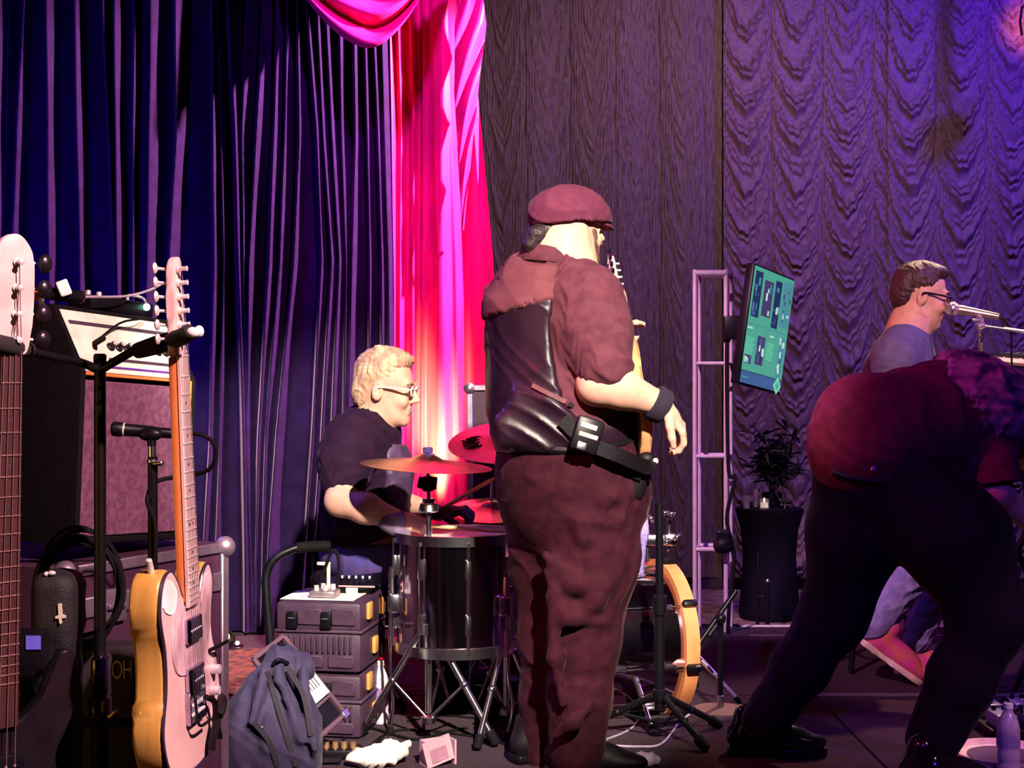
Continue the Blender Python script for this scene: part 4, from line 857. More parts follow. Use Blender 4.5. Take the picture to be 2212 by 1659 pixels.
obj('jar', lathe([(.030, .001), (.034, .01), (.034, .07), (.030, .07), (.030, .012), (.001, .012)], 20, Matrix.Translation((p.x, p.y, ztp))), M_glass, cd)
obj('wax', lathe([(.001, .012), (.026, .012), (.026, .045), (.001, .045)], 16, Matrix.Translation((p.x, p.y, ztp))), mat('candle_wax', (.9, .8, .6), .6, emit=(1, .85, .6), estr=.8), cd)
obj('flame', lathe([(.001, .046), (.007, .056), (.005, .068), (.0005, .08)], 10, Matrix.Translation((p.x, p.y, ztp))), mat('flame', (1, .8, .4), .5, emit=(1, .85, .55), estr=6), cd)
p = P(1698, 1097, 9.75); tl = thing('tealight_holder', 'small forked metal tealight holder on the cocktail table', 'tealight holder', (p.x, p.y, ztp))
obj('dish', lathe([(.015, .03), (.045, .045), (.05, .06), (.045, .06), (.02, .04), (.001, .038)], 20, Matrix.Translation((p.x, p.y, ztp))), M_steel, tl)
for a in range(3): obj('leg', rod((p.x+.02*math.cos(a*2.1), p.y+.02*math.sin(a*2.1), ztp+.035), (p.x+.035*math.cos(a*2.1), p.y+.035*math.sin(a*2.1), ztp+.001), .004), M_steel, tl)
obj('prong', tube([(p.x-.03, p.y, ztp+.05), (p.x-.055, p.y, ztp+.08), (p.x-.075, p.y, ztp+.12)], .004, 6), M_steel, tl)
pp = P(1668, 1097, 9.9); pl = thing('potted_plant', 'dark bushy plant in a black pot on the cocktail table', 'plant', (pp.x, pp.y, ztp))
M_leaf = mat('dark_leaf', (.010, .013, .022), .7, c2=(.006, .008, .016), scale=30)
obj('pot', lathe([(.05, .001), (.07, .06), (.075, .10), (.068, .10), (.06, .02), (.001, .02)], 20, Matrix.Translation((pp.x, pp.y, ztp))), M_blackm, pl)
lv = [(0, 0, 0), (.012, .03, .006), (.017, .07, .008), (.010, .12, -.002), (0, .155, -.02), (-.010, .12, -.002), (-.017, .07, .008), (-.012, .03, .006), (0, .07, -.002)]
lv2 = [(x, y, z-.0015) for x, y, z in lv]; lf = [(i, (i+1) % 8, 8) for i in range(8)]
leaf = meshdata('leaf', lv+lv2, lf+[(c+9, b+9, a+9) for a, b, c in lf]+[(i, i+9, (i+1) % 8+9, (i+1) % 8) for i in range(8)], M_leaf)
rl = random.Random(5)
for k in range(20):
    a = rl.uniform(0, 6.28); rr = rl.uniform(.05, .29); top = Vector((pp.x+rr*math.cos(a), pp.y+.6*rr*math.sin(a), ztp+rl.uniform(.22, .62)))
    base = Vector((pp.x, pp.y, ztp+.08)); mid = (base+top)/2+Vector((0, 0, .08)); sp_ = spline([base, mid, top], 10)
    stm = obj('stem', tube([base, mid, top], .004, 5, 5), M_leaf, pl)
    for j in range(13):
        q = sp_[5+int(j*1.15) if 5+int(j*1.15) < len(sp_) else -1]; d = Vector((rl.gauss(0, 1), rl.gauss(0, 1), rl.gauss(.25, .6))).normalized()
        link('leaf', leaf, stm, frame_yz(q, d, (rl.gauss(0, 1), rl.gauss(0, 1), 1.2)) @ Matrix.Scale(rl.uniform(.6, 1.0), 4))
# two thin black stands before the table
fs = thing('folded_stand', 'thin folded black stand in front of the cocktail table', 'stand', (P(1645, CY, 8.9).x, 8.9, -.4))
a0 = P(1638, 1195, 8.9); a1 = P(1636, 1330, 8.9); a1.z = -.39; b0 = P(1658, 1255, 8.85); b1 = P(1658, 1340, 8.85); b1.z = -.39
obj('pole', rod(a1, a0, .012), M_blackm, fs); obj('pole', rod(b1, b0, .014), M_blackm, fs); obj('tip', sphere(b0, .016), M_steel, fs); obj('clamp', box(.08, .03, .03, .006, 1, Matrix.Translation((a0+b1)/2)), M_blackm, fs)
# vocal microphone of the keyboard player on a boom
def microphone(root, tip, tail, m_grille, m_body, k=1.0):
    L = (Vector(tail)-Vector(tip)).length; M = axz(tip, tail)
    gr = obj('grille', lathe([(.004*k, 0), (.016*k, .003*k), (.0245*k, .018*k), (.025*k, .032*k), (.022*k, .046*k), (.018*k, .05*k)], 20, M), m_grille, root)
    obj('band', lathe([(.0235*k, .026*k), (.027*k, .028*k), (.027*k, .035*k), (.0235*k, .037*k)], 20, M), M_steel, gr)
    obj('handle', lathe([(.018*k, .05*k), (.019*k, .06*k), (.0125*k, L*.95), (.011*k, L)], 18, M), m_body, root)
M_grille = mat('silver_mesh', (.75, .66, .58), .35, .8, bump=.9, bscale=700)
M_gun = mat('gunmetal', (.30, .25, .25), .3, .8)
vm = thing('microphone', 'silver-headed vocal microphone at the mouth of the keyboard player', 'microphone', P(2060, 668, 6.0))
microphone(vm, P(2040, 664, 6.0), P(2158, 684, 5.93), M_grille, mat('silver_mic_body', (.66, .58, .50), .28, .85), 1.15)
obj('microphone_cable', tube([P(2156, 684, 5.93), P(2172, 694, 5.92), P(2184, 720, 5.92), P(2186, 790, 5.9), P(2200, 900, 5.9), P(2215, 1100, 5.9), P(2230, 1445, 5.95)], .0042, 6), M_rubber, None, P(2230, 1450, 5.95), label='thin cable hanging from the vocal microphone', cat='cable')
vb = thing('microphone_stand', 'boom microphone stand reaching in from the right for the keyboard player', 'microphone stand', (2.85, 5.7, 0))
bend = Vector((2.85, 5.70, 1.36)); bst = P(2113, 702, 5.93)
obj('boom', rod(bst, bst+(bend-bst)*.75, .0075), M_steel, vb); obj('boom', rod(bst+(bend-bst)*.7, bend+(bend-bst)*.15, .010), M_blackm, vb)
obj('clip', join(rod(P(2118, 690, 5.93), P(2112, 680, 5.95), .012), rod(P(2110, 706, 5.93), P(2126, 700, 5.93), .017), box(.05, .02, .012, .004, 1, Matrix.Translation(P(2112, 691, 5.93)))), M_grille, vb)
obj('counter_weight', join(rod(P(2116, 706, 5.93), P(2116, 742, 5.93), .006), rod(P(2116, 728, 5.93), P(2116, 722, 5.93), .014), rod(P(2118, 742, 5.93), P(2120, 760, 5.93), .013)), M_gun, vb)
obj('pole', rod((2.85, 5.70, .03), bend, .011), M_blackm, vb)
obj('base', lathe([(.02, .035), (.13, .02), (.14, .005), (.14, .0), (.01, .0)], 28, Matrix.Translation((2.85, 5.70, 0))), M_blackm, vb)
# keyboards
M_wkey = mat('ivory_keys', (.85, .78, .62), .35); M_bkey = mat('ebony_keys', (.02, .02, .025), .3); M_kb = mat('black_keyboard_case', (.03, .025, .05), .4); M_kg = mat('grey_keyboard_case', (.22, .22, .30), .45)
def keyboard(label, far, near, tilt, wd, case, nkeys, th=.07):
    yv = (near-far).normalized(); xv = Vector((1, 0, math.tan(tilt))).normalized(); Mk_ = frame(far, xv, y=-yv); Lk_ = (near-far).length   # x: away from player, y: far
    kb = thing('keyboard', label, 'keyboard', (far+near)/2)
    obj('case', box(wd, Lk_, th, .01, 2, Mk_, c=(wd/2, -Lk_/2, -th/2-.012)), case, kb); obj('panel', box(wd*.46, Lk_-.04, .014, .004, 1, Mk_, c=(wd*.76, -Lk_/2, -.004)), case, kb)
    kw = (Lk_-.10)/nkeys; wk = meshdata('white_key', *box(.15, kw-.0015, .016, .003, 1), M_wkey); bk_ = meshdata('black_key', *box(.09, kw*.55, .012, .003, 1), M_bkey)
    for i in range(nkeys):
        link('white_key', wk, kb, Mk_ @ Matrix.Translation((.078, -.05-kw*(i+.5), -.002)))
        if i % 7 not in (2, 6): link('black_key', bk_, kb, Mk_ @ Matrix.Translation((.108, -.05-kw*(i+1), .010)))
    for i in range(7): obj('knob', lathe([(.011, 0), (.010, .016), (.001, .016)], 10, Mk_ @ Matrix.Translation((wd*.72, -.12-i*.05, .004))), M_steel, kb)
    return kb
k1 = keyboard('upper keyboard with bright ivory keys in front of the keyboard player', P(2098, 778, 6.45), P(2290, 800, 5.35), math.radians(12), .30, M_kb, 36)
k2 = keyboard('grey lower keyboard below the ivory-keyed one at the right edge', P(2140, 858, 6.35), P(2188, 872, 5.45)+Vector((.0, 0, 0)), math.radians(0), .34, M_kg, 30, .10)
ks_ = thing('keyboard_stand', 'black keyboard stand with crossed legs at the right edge', 'stand', (P(2230, 0, 5.9).x, 5.9, 0))
for y, s in ((5.60, 1), (6.2, 1)):
    xa, xb = 2.02, 2.5
    obj('leg', rod((xa, y, .012), (xb, y, 1.02), .015), M_blackm, ks_); obj('leg', rod((xb, y+.04, .012), (xa, y+.04, 1.02), .015), M_blackm, ks_)
for x in (2.04, 2.48):
    obj('support_bar', rod((x, 5.5, 1.035), (x, 6.35, 1.035), .014), M_blackm, ks_); obj('upright', rod((x+.12, 6.28, 1.03), (x+.12, 6.28, 1.24), .012), M_blackm, ks_)
# stool of the keyboard player
sx, sy = P(1888, CY, 6.12).x, 6.12; zs = ZC-(1112-CY)/F*6.1
so = thing('stool', 'black round stool under the keyboard player', 'stool', (sx, sy, 0))
obj('seat', lathe([(.01, -.06), (.17, -.06), (.18, -.04), (.18, -.01), (.16, .0), (.01, .0)], 28, Matrix.Translation((sx, sy, zs-.03))), M_black, so)
for a in (45, 135, 225, 315):
    c, s = math.cos(math.radians(a)), math.sin(math.radians(a)); obj('leg', rod((sx+.11*c, sy+.11*s, zs-.09), (sx+.19*c, sy+.19*s, .008), .013), M_blackm, so)
obj('foot_ring', tube([(sx+.165*math.cos(t), sy+.165*math.sin(t), .25) for t in np.linspace(0, 6.283, 13)[:-1]], .008, 8, 4, True), M_blackm, so)
# black tripod pole between bass player and bass drum
tp = P(1425, 1560, 4.88)
bt_ = thing('microphone_stand', 'tall black tripod stand between the bass player and the bass drum', 'microphone stand', (tp.x, 4.88, 0))
obj('pole', rod((tp.x, 4.88, .10), (tp.x-.002, 4.88, ZC-(1290-CY)/F*4.88), .019), M_blackm, bt_); obj('pole', rod((tp.x, 4.88, ZC-(1300-CY)/F*4.88), (tp.x-.002, 4.88, ZC-(1085-CY)/F*4.88), .014), M_blackm, bt_)
obj('clutch', rod((tp.x, 4.88, ZC-(1330-CY)/F*4.88), (tp.x, 4.88, ZC-(1285-CY)/F*4.88), .026), M_blackm, bt_)
tripod(bt_, (tp.x, 4.88), ZC-(1505-CY)/F*4.88, .06, [(P(1527, 1622, 4.72).x, 4.72), (P(1556, 1568, 5.05).x, 5.05), (tp.x-.28, 4.98)], M_blackm, .013)
# short boom stand with a microphone at the bass drum
bm_ = thing('microphone_stand', 'short boom stand with round base in front of the bass drum', 'microphone stand', P(1556, 1545, 5.25))
bm_.location.z = 0; ORG[bm_] = Vector(bm_.location); WM[bm_] = Matrix.Translation(ORG[bm_]); bxx = bm_.location.x
obj('base', lathe([(.02, .03), (.105, .022), (.115, .010), (.115, 0), (.01, 0)], 30, Matrix.Translation((bxx, 5.25, 0))), mat('bronze_base', (.20, .10, .08), .5), bm_)
obj('pole', rod((bxx, 5.25, .02), P(1556, 1335, 5.25), .011), M_blackm, bm_); obj('pole', rod((bxx, 5.25, .02), (bxx, 5.25, .075), .014), M_steel, bm_)
obj('boom', rod(P(1590, 1276, 5.27), P(1496, 1410, 5.2), .010), M_blackm, bm_); obj('knuckle', join(sphere(P(1556, 1336, 5.24), .022), rod(P(1548, 1350, 5.23), P(1530, 1375, 5.21), .012)), M_blackm, bm_)
obj('clip', join(sphere(P(1498, 1400, 5.2), (.03, .02, .022)), rod(P(1496, 1404, 5.2), P(1478, 1420, 5.2), .012)), M_steel, bm_)
kmic = thing('microphone', 'stubby brown bass drum microphone in front of the amber hoop', 'microphone', P(1472, 1450, 5.14))
obj('body', lathe([(.008, 0), (.030, .006), (.034, .03), (.034, .085), (.028, .10), (.026, .125), (.010, .13)], 24, axz(P(1508, 1434, 5.14), P(1432, 1432, 5.12))), mat('bronze_mic', (.30, .11, .10), .3, .5), kmic)
obj('ring', lathe([(.034, .040), (.036, .042), (.036, .050), (.034, .052)], 24, axz(P(1508, 1434, 5.14), P(1432, 1432, 5.12))), M_steel, kmic)
# telescoping chrome leg beside it
lg2 = thing('microphone_stand', 'low chrome tripod stand on the stage in front of the truss', 'microphone stand', (P(1500, 0, 5.45).x, 5.45, 0))
lx = lg2.location.x
obj('tube', rod((lx+.01, 5.45, .06), P(1502, 1412, 5.45), .009), M_blackm, lg2)
for a, b in ((P(1504, 1415, 5.44), P(1600, 1512, 5.40)), (P(1500, 1418, 5.46), P(1486, 1500, 5.72)), (P(1500, 1418, 5.44), P(1440, 1510, 5.42))):
    b.z = .01; l_ = obj('leg', join(rod(a, a+(b-a)*.45, .013), rod(a+(b-a)*.4, b, .009)), M_chrome, lg2); obj('rubber_foot', rod(b-(b-a).normalized()*.03, b, .012, .010), M_rubber, l_)
# ================================================================ guitars, rack, amplifier and the clutter at the left
M_pearl = mat('pearloid_guard', (.78, .56, .58), .3, c2=(.48, .30, .34), scale=26, coat=.3, stretch=(1, 1, .5))
M_cream = mat('cream_finish', (.74, .50, .46), .3, c2=(.68, .44, .41), scale=6, coat=.5)
M_butter = mat('amber_wood', (.52, .30, .07), .38, c2=(.44, .24, .05), scale=9, stretch=(5, 5, .8), coat=.4)
M_neckw = mat('pale_maple_neck', (.66, .46, .42), .4, c2=(.58, .38, .34), scale=12, stretch=(6, 6, .6))
M_backneck = mat('amber_neck_back', (.62, .20, .06), .35, c2=(.52, .15, .04), scale=10)
M_fret = mat('nickel_fret', (.90, .86, .84), .28, .45)
M_chromeb = mat('chrome_pickup', (.50, .46, .62), .14, 1.0, c2=(.40, .36, .55), scale=40)
M_darkw = mat('dark_inlay', (.05, .03, .05), .5)
def cr(pts, n=6): return [(p.x, p.y) for p in spline([Vector((x, y, 0)) for x, y in pts], n, True)]
def guitar(name, label, cat, M, body, th, mats, scale=.648, nfret=21, strings=6, neckw=(.042, .056), nutz=.008, headpts=None, tuner_side=-1, guard=None, pickups=(), bridge=True, loc=None, heel=.19, key_len=.030, post_gap=.026, first=.022, face=None, fret_m=None):
    """local: y up the neck, z out of the face, bridge at the origin"""
    g = thing(name, label, cat, loc or (M @ Vector((0, -.15, -th))))
    bo = obj('body', prism(cr(body), -th, -.014, .009, 3, M), mats['side'], g, smooth=50)
    sc = [(x*.975, y*.98+.002) for x, y in body]
    obj('top', prism(cr(sc), -.014, -.0105, .001, 1, M), mats['face'], g)
    if guard: obj('pickguard', prism(cr(guard, 4), -.0105, -.0075, .0008, 1, M), mats['guard'], g)
    yb, yt = heel, scale
    nk = obj('neck', prism([(-neckw[1]/2, yb), (neckw[1]/2, yb), (neckw[0]/2, yt), (-neckw[0]/2, yt)], -.024, -.006, .006, 2, M), mats['neck_back'], g)
    fb = obj('fretboard', prism([(-neckw[1]/2, yb-.01), (neckw[1]/2, yb-.01), (neckw[0]/2, yt), (-neckw[0]/2, yt)], -.0062, .001, .001, 1, M), mats['board'], g)
    for i in range(1, nfret+1):
        y = scale/2**(i/12); 
        if y < yb: break
        wd = neckw[1]+(neckw[0]-neckw[1])*(y-yb)/(yt-yb)
        obj('fret', box(wd-.001, .0030, .0028, .0008, 1, M, c=(0, y, .0018)), fret_m or M_fret, fb)
    for i in (3, 5, 7, 9, 12, 15, 17, 19):
        y = (scale/2**(i/12)+scale/2**((i-1)/12))/2
        if y > yb:
            for x in ((0,) if i != 12 else (-.010, .010)): obj('inlay', lathe([(.001, 0), (.003, 0), (.003, .0006), (.001, .0006)], 10, M @ Matrix.Translation((x, y, .001))), M_darkw, fb)
    obj('nut', box(neckw[0], .005, .008, .001, 1, M, c=(0, scale+.002, -.001)), mats['face'], g)
    hd = obj('headstock', prism(cr([(x, y+scale) for x, y in headpts], 5), -.020, -.004, .003, 2, M), mats['head'], g)
    n = strings; ends = []
    for i in range(n):
        y = scale+first+.012+i*post_gap; x = -.012*(tuner_side*-1)+(i*.0035 if strings == 6 else i*.004)*(-tuner_side)*-1*.5
        x = tuner_side*.006+tuner_side*.0
        tn_ = obj('tuner', join(lathe([(.0075, -.004), (.0075, 0), (.0042, .001), (.0042, .014), (.0055, .016), (.001, .018)], 12, M @ Matrix.Translation((x, y, 0))), rod(M @ Vector((x, y, -.027)), M @ Vector((tuner_side*(.030+key_len*.45), y, -.027)), .003)), M_fret, g)
        obj('tuner_key', sphere(M @ Vector((tuner_side*(.032+key_len*.8), y, -.027)), (key_len*.30, key_len*.36, key_len*.16), 10, 6, M), M_fret if strings == 6 else mat('dark_tuner_key', (.08, .06, .08), .25, .9), tn_); ends.append((x, y))
    for i in range(n):
        t = (i/(n-1)-.5); order = i
        obj('string', tube([M @ Vector((t*.052, -.005, .004)), M @ Vector((t*(neckw[0]-.008), scale, .0035)), M @ Vector((ends[order][0], ends[order][1], .006))], .0006 if strings == 6 else .0010, 5, 1), M_steel if fret_m is None else fret_m, g)
    for y0, w_, h_, kind in pickups:
        pu = obj('pickup', box(w_, h_, .012, .003, 2, M, c=(0, y0, -.0035)), M_chromeb if kind else M_blackm, g)
        for k in range(6 if strings == 6 else 4): obj('pole_piece', lathe([(.0022, 0), (.0022, .0012), (.0005, .0014)], 8, M @ Matrix.Translation(((k/(5 if strings == 6 else 3)-.5)*.05, y0, .0025))), M_fret, pu)
    if bridge:
        br_ = obj('bridge', join(box(.080, .062, .004, .001, 1, M, c=(0, -.008, -.0085)), box(.003, .06, .012, .001, 1, M, c=(-.040, -.008, -.005)), box(.003, .06, .012, .001, 1, M, c=(.040, -.008, -.005)), box(.08, .003, .012, .001, 1, M, c=(0, -.038, -.005))), M_chromeb, g)
        for k in range(3): obj('saddle', rod(M @ Vector((-.034+k*.024, -.004, -.001)), M @ Vector((-.014+k*.024, -.004, -.001)), .0045), M_fret, br_)
        obj('saddle', rod(M @ Vector((-.034, -.022, -.002)), M @ Vector((.034, -.022, -.002)), .004), M_fret, br_)
    return g
# single-cut guitar hanging side-on on the right hook of the rack
bp0, np0 = P(428, 1512, 2.62), P(396, 752, 2.60)
nrm = Vector((.992, -.125, 0)); Mg = frame_yz(bp0, np0-bp0, nrm)
tbody = [(-.150, -.03), (-.120, -.105), (-.04, -.130), (.05, -.128), (.125, -.100), (.152, -.03), (.140, .05), (.118, .105), (.122, .160), (.138, .205), (.120, .243), (.088, .232), (.060, .190), (.034, .176), (.0, .190), (-.030, .205), (-.05, .235), (-.085, .262), (-.125, .245), (-.142, .190), (-.126, .120), (-.128, .05)]
tguard = [(.142, -.02), (.130, -.06), (.075, -.055), (.062, -.03), (.060, .04), (-.060, .06), (-.095, .10), (-.090, .16), (-.06, .20), (-.03, .185), (.03, .165), (.06, .18), (.085, .215), (.112, .225), (.126, .200), (.112, .155), (.108, .105), (.130, .05)]
thead = [(-.021, 0), (.021, 0), (.026, .018), (.022, .05), (.018, .12), (.016, .150), (.022, .172), (.012, .187), (-.010, .180), (-.024, .150), (-.026, .06), (-.030, .02)]
gm = dict(side=M_butter, face=M_cream, guard=M_pearl, neck_back=M_backneck, board=M_neckw, head=M_neckw)
gt = guitar('electric_guitar', 'cream electric guitar with pearl pickguard and amber sides hanging on the rack', 'guitar', Mg, tbody, .072, gm, headpts=thead, guard=tguard, pickups=((.135, .072, .046, 1), (.040, .076, .050, 1)))
gt_k = obj('control_lever', tube([Mg @ Vector((.085, .075, -.005)), Mg @ Vector((.095, .082, .012)), Mg @ Vector((.12, .085, .02))], .004, 6), M_blackm, gt)
for x, y in ((.092, -.005), (.10, .035)): obj('knob', lathe([(.010, -.007), (.009, .010), (.001, .011)], 14, Mg @ Matrix.Translation((x, y, 0))), M_fret, gt)
obj('binding', tube([Mg @ Vector((x*.985, y*.985, -.0125)) for x, y in tbody], .0032, 6, 5, True), mat('dark_binding', (.03, .02, .05), .3), gt)
obj('sticker', prism(cr([(-.13, .20), (-.10, .245), (-.06, .215), (-.085, .18)], 4), -.0104, -.0085, 0, 1, Mg), mat('white_sticker', (.9, .86, .80), .4), gt)
obj('strap_button', rod(Mg @ Vector((-.10, .255, -.04)), Mg @ Vector((-.112, .285, -.04)), .006), M_fret, gt)
obj('vibrato_arm', tube([Mg @ Vector((-.03, .06, .004)), Mg @ Vector((-.045, .0, .012)), Mg @ Vector((-.03, -.04, .012)), Mg @ Vector((.03, -.045, .012))], .003, 6), M_blackm, gt)
obj('strap_tail', tube([Mg @ Vector((.02, -.0, .008)), Mg @ Vector((.06, -.02, .01)), Mg @ Vector((.075, -.06, .006)), Mg @ Vector((.10, -.10, .004))], .006, 6), M_black, gt)
obj('strap_tail', tube([Mg @ Vector((.075, -.06, .008)), Mg @ Vector((.055, -.09, .006)), Mg @ Vector((.05, -.11, .004))], .008, 6), M_black, gt)
obj('strap_tail', tube([Mg @ Vector((.150, -.03, -.02)), Mg @ Vector((.125, -.035, .004)), Mg @ Vector((.09, -.055, .006))], .010, 6), M_black, gt)
# bass hanging on the left hook, cut by the frame
bpb, npb = P(-2, 1800, 2.50), P(26, 768, 2.46)
nrb = Vector((.72, -.69, 0)); Mb = frame_yz(bpb, npb-bpb, nrb); Sb = (npb-bpb).length
bbody = [(-.17, -.02), (-.12, -.12), (-.02, -.14), (.09, -.12), (.155, -.03), (.13, .06), (.115, .12), (.15, .20), (.155, .29), (.12, .31), (.08, .23), (.03, .19), (-.03, .20), (-.07, .27), (-.10, .34), (-.14, .33), (-.16, .24), (-.135, .14), (-.14, .06)]
bhead = [(-.022, 0), (.022, 0), (.035, .02), (.040, .08), (.040, .155), (.034, .190), (.010, .215), (-.020, .205), (-.034, .17), (-.030, .10), (-.034, .04)]
gb = dict(side=M_blackm, face=mat('black_gloss', (.012, .008, .012), .12, coat=.6), guard=M_darkw, neck_back=mat('brown_neck', (.30, .12, .06), .4), board=mat('rosewood_board', (.055, .016, .018), .45, c2=(.04, .012, .013), scale=14, stretch=(6, 6, .6)), head=mat('cream_headstock', (.74, .50, .46), .35))
gbs = guitar('bass_guitar', 'bass guitar with pale headstock and big tuners at the left edge', 'guitar', Mb, bbody, .045, gb, scale=Sb, nfret=20, strings=4, neckw=(.040, .062), headpts=bhead, tuner_side=1, pickups=((.12, .09, .04, 0),), heel=.20, key_len=.05, post_gap=.046, first=.016, fret_m=mat('dull_fret', (.20, .10, .10), .5, .3))
# rack
rk0 = P(216, 1659, 2.72); rz = lambda y, d=2.72: ZC-(y-CY)/F*d
rk = thing('guitar_rack', 'black guitar stand with two raised hook arms at the left', 'guitar stand', (rk0.x, 2.72, 0))
M_rk = mat('black_powder_coat', (.005, .004, .005), .4, spec=.25)
obj('post', rod((rk0.x, 2.72, .05), (rk0.x, 2.72, rz(765)), .0115, n=14), M_rk, rk); obj('post', rod((rk0.x, 2.72, .05), (rk0.x, 2.72, rz(1470)), .016, n=14), M_rk, rk)
obj('cap', rod((rk0.x, 2.72, rz(800)), (rk0.x, 2.72, rz(764)), .0125), M_rk, rk)
for pts in ([P(216, 800, 2.72), P(250, 780, 2.70), P(300, 752, 2.66), P(330, 745, 2.64)], [P(216, 800, 2.72), P(170, 782, 2.68), P(110, 770, 2.62), P(40, 752, 2.56), P(-20, 745, 2.52)]):
    obj('arm', tube(pts, .0085, 10), M_rk, rk)
obj('hook', join(tube([P(296, 758, 2.66), P(340, 745, 2.63), P(392, 728, 2.56), P(412, 716, 2.545)], [.015, .018, .016, .016], 12), tube([P(330, 748, 2.68), P(370, 728, 2.70), P(400, 712, 2.70)], .013, 10)), mat('black_foam', (.014, .008, .010), .9), rk)
obj('hook_tip', sphere(P(417, 718, 2.54), (.013, .010, .010)), mat('white_hook_tip', (.85, .82, .80), .3), rk); obj('hook_tip', sphere(P(430, 716, 2.70), (.010, .010, .012)), mat('white_hook_tip', (.85, .82, .80), .3), rk)
obj('hook', tube([P(60, 755, 2.58), P(30, 750, 2.47), P(-30, 735, 2.42)], [.015, .017, .015], 12), MATS['black_foam'], rk)
obj('clamp', join(box(.03, .05, .085, .006, 2, Matrix.Translation((rk0.x+.006, 2.71, rz(1460)))), rod((rk0.x, 2.72, rz(1560)), (rk0.x, 2.72, rz(1500)), .022)), M_chromeb, rk)
obj('clamp_lever', rod((rk0.x+.02, 2.69, rz(1552)), (rk0.x+.045, 2.68, rz(1525)), .006), M_steel, rk)
obj('cross_bar', rod(P(120, 1560, 2.685), P(345, 1558, 2.685), .010), M_rk, rk)
obj('cradle', tube([P(330, 1558, 2.685), P(360, 1575, 2.68), P(380, 1640, 2.66)], .010, 8), M_rk, rk)
for dx, dy in ((-.08, -.30), (.30, -.08), (.10, .16)): obj('leg', rod((rk0.x, 2.72, .22), (rk0.x+dx, 2.72+dy, .012), .011), M_rk, rk)
# amplifier on a road case
M_tolex = mat('black_tolex', (.005, .003, .004), .7, spec=.15, bump=.6, bscale=300); M_grillc = mat('plum_grille_cloth', (.16, .06, .11), .85, c2=(.10, .03, .07), scale=60, stretch=(1, 1, 1), bump=.4, bscale=260)
M_panel = mat('champagne_panel', (.92, .80, .62), .45, .1)
cA = P(172, 1150, 3.42)      # lower front left corner
zA = .852; xw, dw, hA = .40, .26, .60
fx = Vector((.45, .89, -.055)).normalized(); Ma = frame((cA.x, 3.42, zA), fx, z=(0, 0, 1))   # x along the front, y into the amp, z up
am = thing('amplifier', 'black combo amplifier with pale slanted knob panel and plum grille', 'amplifier', Ma @ Vector((xw/2, dw/2, 0)))
side = [(0, 0), (dw, 0), (dw, hA), (.105, hA), (.0, hA-.17)]
Msd = Ma @ Matrix(((0, 0, 1, 0), (1, 0, 0, 0), (0, 1, 0, 0), (0, 0, 0, 1)))   # local (y, z, x)
for x0_, x1_ in ((-.018, 0), (xw, xw+.018)): obj('side_panel', prism(side, x0_, x1_, .004, 2, Msd), M_tolex, am)
obj('top_panel', box(xw, dw-.105, .018, .004, 1, Ma, c=(xw/2, (dw+.105)/2, hA-.009)), M_tolex, am); obj('base_panel', box(xw, dw, .018, .004, 1, Ma, c=(xw/2, dw/2, .009)), M_tolex, am); obj('back_panel', box(xw, .015, hA-.03, .003, 1, Ma, c=(xw/2, dw-.01, hA/2)), M_tolex, am)
obj('grille', box(xw, .012, hA-.21, .003, 1, Ma, c=(xw/2, .012, (hA-.17)/2)), M_grillc, am)
sl = Vector((0, .105, .17)); sn_ = sl.normalized(); nn = Vector((0, -.17, .105)).normalized()
Mpn = Ma @ frame((0, 0, hA-.17), (1, 0, 0), y=sn_)
pn = obj('control_panel', box(xw, .185, .01, .002, 1, Mpn, c=(xw/2, .097, -.008)), M_panel, am)
obj('panel_strip', box(xw-.03, .010, .004, .001, 1, Mpn, c=(xw/2, .150, -.001)), M_darkw, pn); obj('panel_strip', box(xw*.72, .008, .004, .001, 1, Mpn, c=(xw*.62, .045, -.001)), M_darkw, pn); obj('panel_strip', box(xw-.03, .006, .004, .001, 1, Mpn, c=(xw/2, .020, -.001)), mat('violet_trim', (.12, .03, .30), .4), pn)
kb_ = meshdata('knob', *lathe([(.0125, 0), (.012, .004), (.009, .006), (.0085, .018), (.001, .019)], 14), M_blackm); kt_ = meshdata('knob_cap', *lathe([(.0065, .019), (.006, .022), (.001, .0225)], 12), M_fret)
for i in range(10):
    k_ = link('knob', kb_, pn, Mpn @ Matrix.Translation((.13+i*.030, .085, -.003))); link('knob_cap', kt_, k_, Mpn @ Matrix.Translation((.13+i*.030, .085, -.003)))
obj('jack_plug', join(rod(Mpn @ Vector((.075, .090, 0)), Mpn @ Vector((.055, .075, .045)), .008), tube([Mpn @ Vector((.075, .092, .0)), Mpn @ Vector((.16, .14, .03)), Mpn @ Vector((.24, .16, .035)), Mpn @ Vector((.29, .18, .02))], .003, 6)), M_rubber, am)
obj('grille_trim', join(box(xw, .008, .008, .002, 1, Ma, c=(xw/2, .004, hA-.175)), box(.008, .008, hA-.18, .002, 1, Ma, c=(xw-.004, .004, (hA-.17)/2))), mat('orange_piping', (.75, .22, .05), .4), am)
obj('corner', join(*[box(.03, .03, .03, .008, 2, Ma, c=(x, y, z)) for x in (-.008, xw+.008) for y in (.01, dw-.01) for z in (.014,)]), M_steel, am)
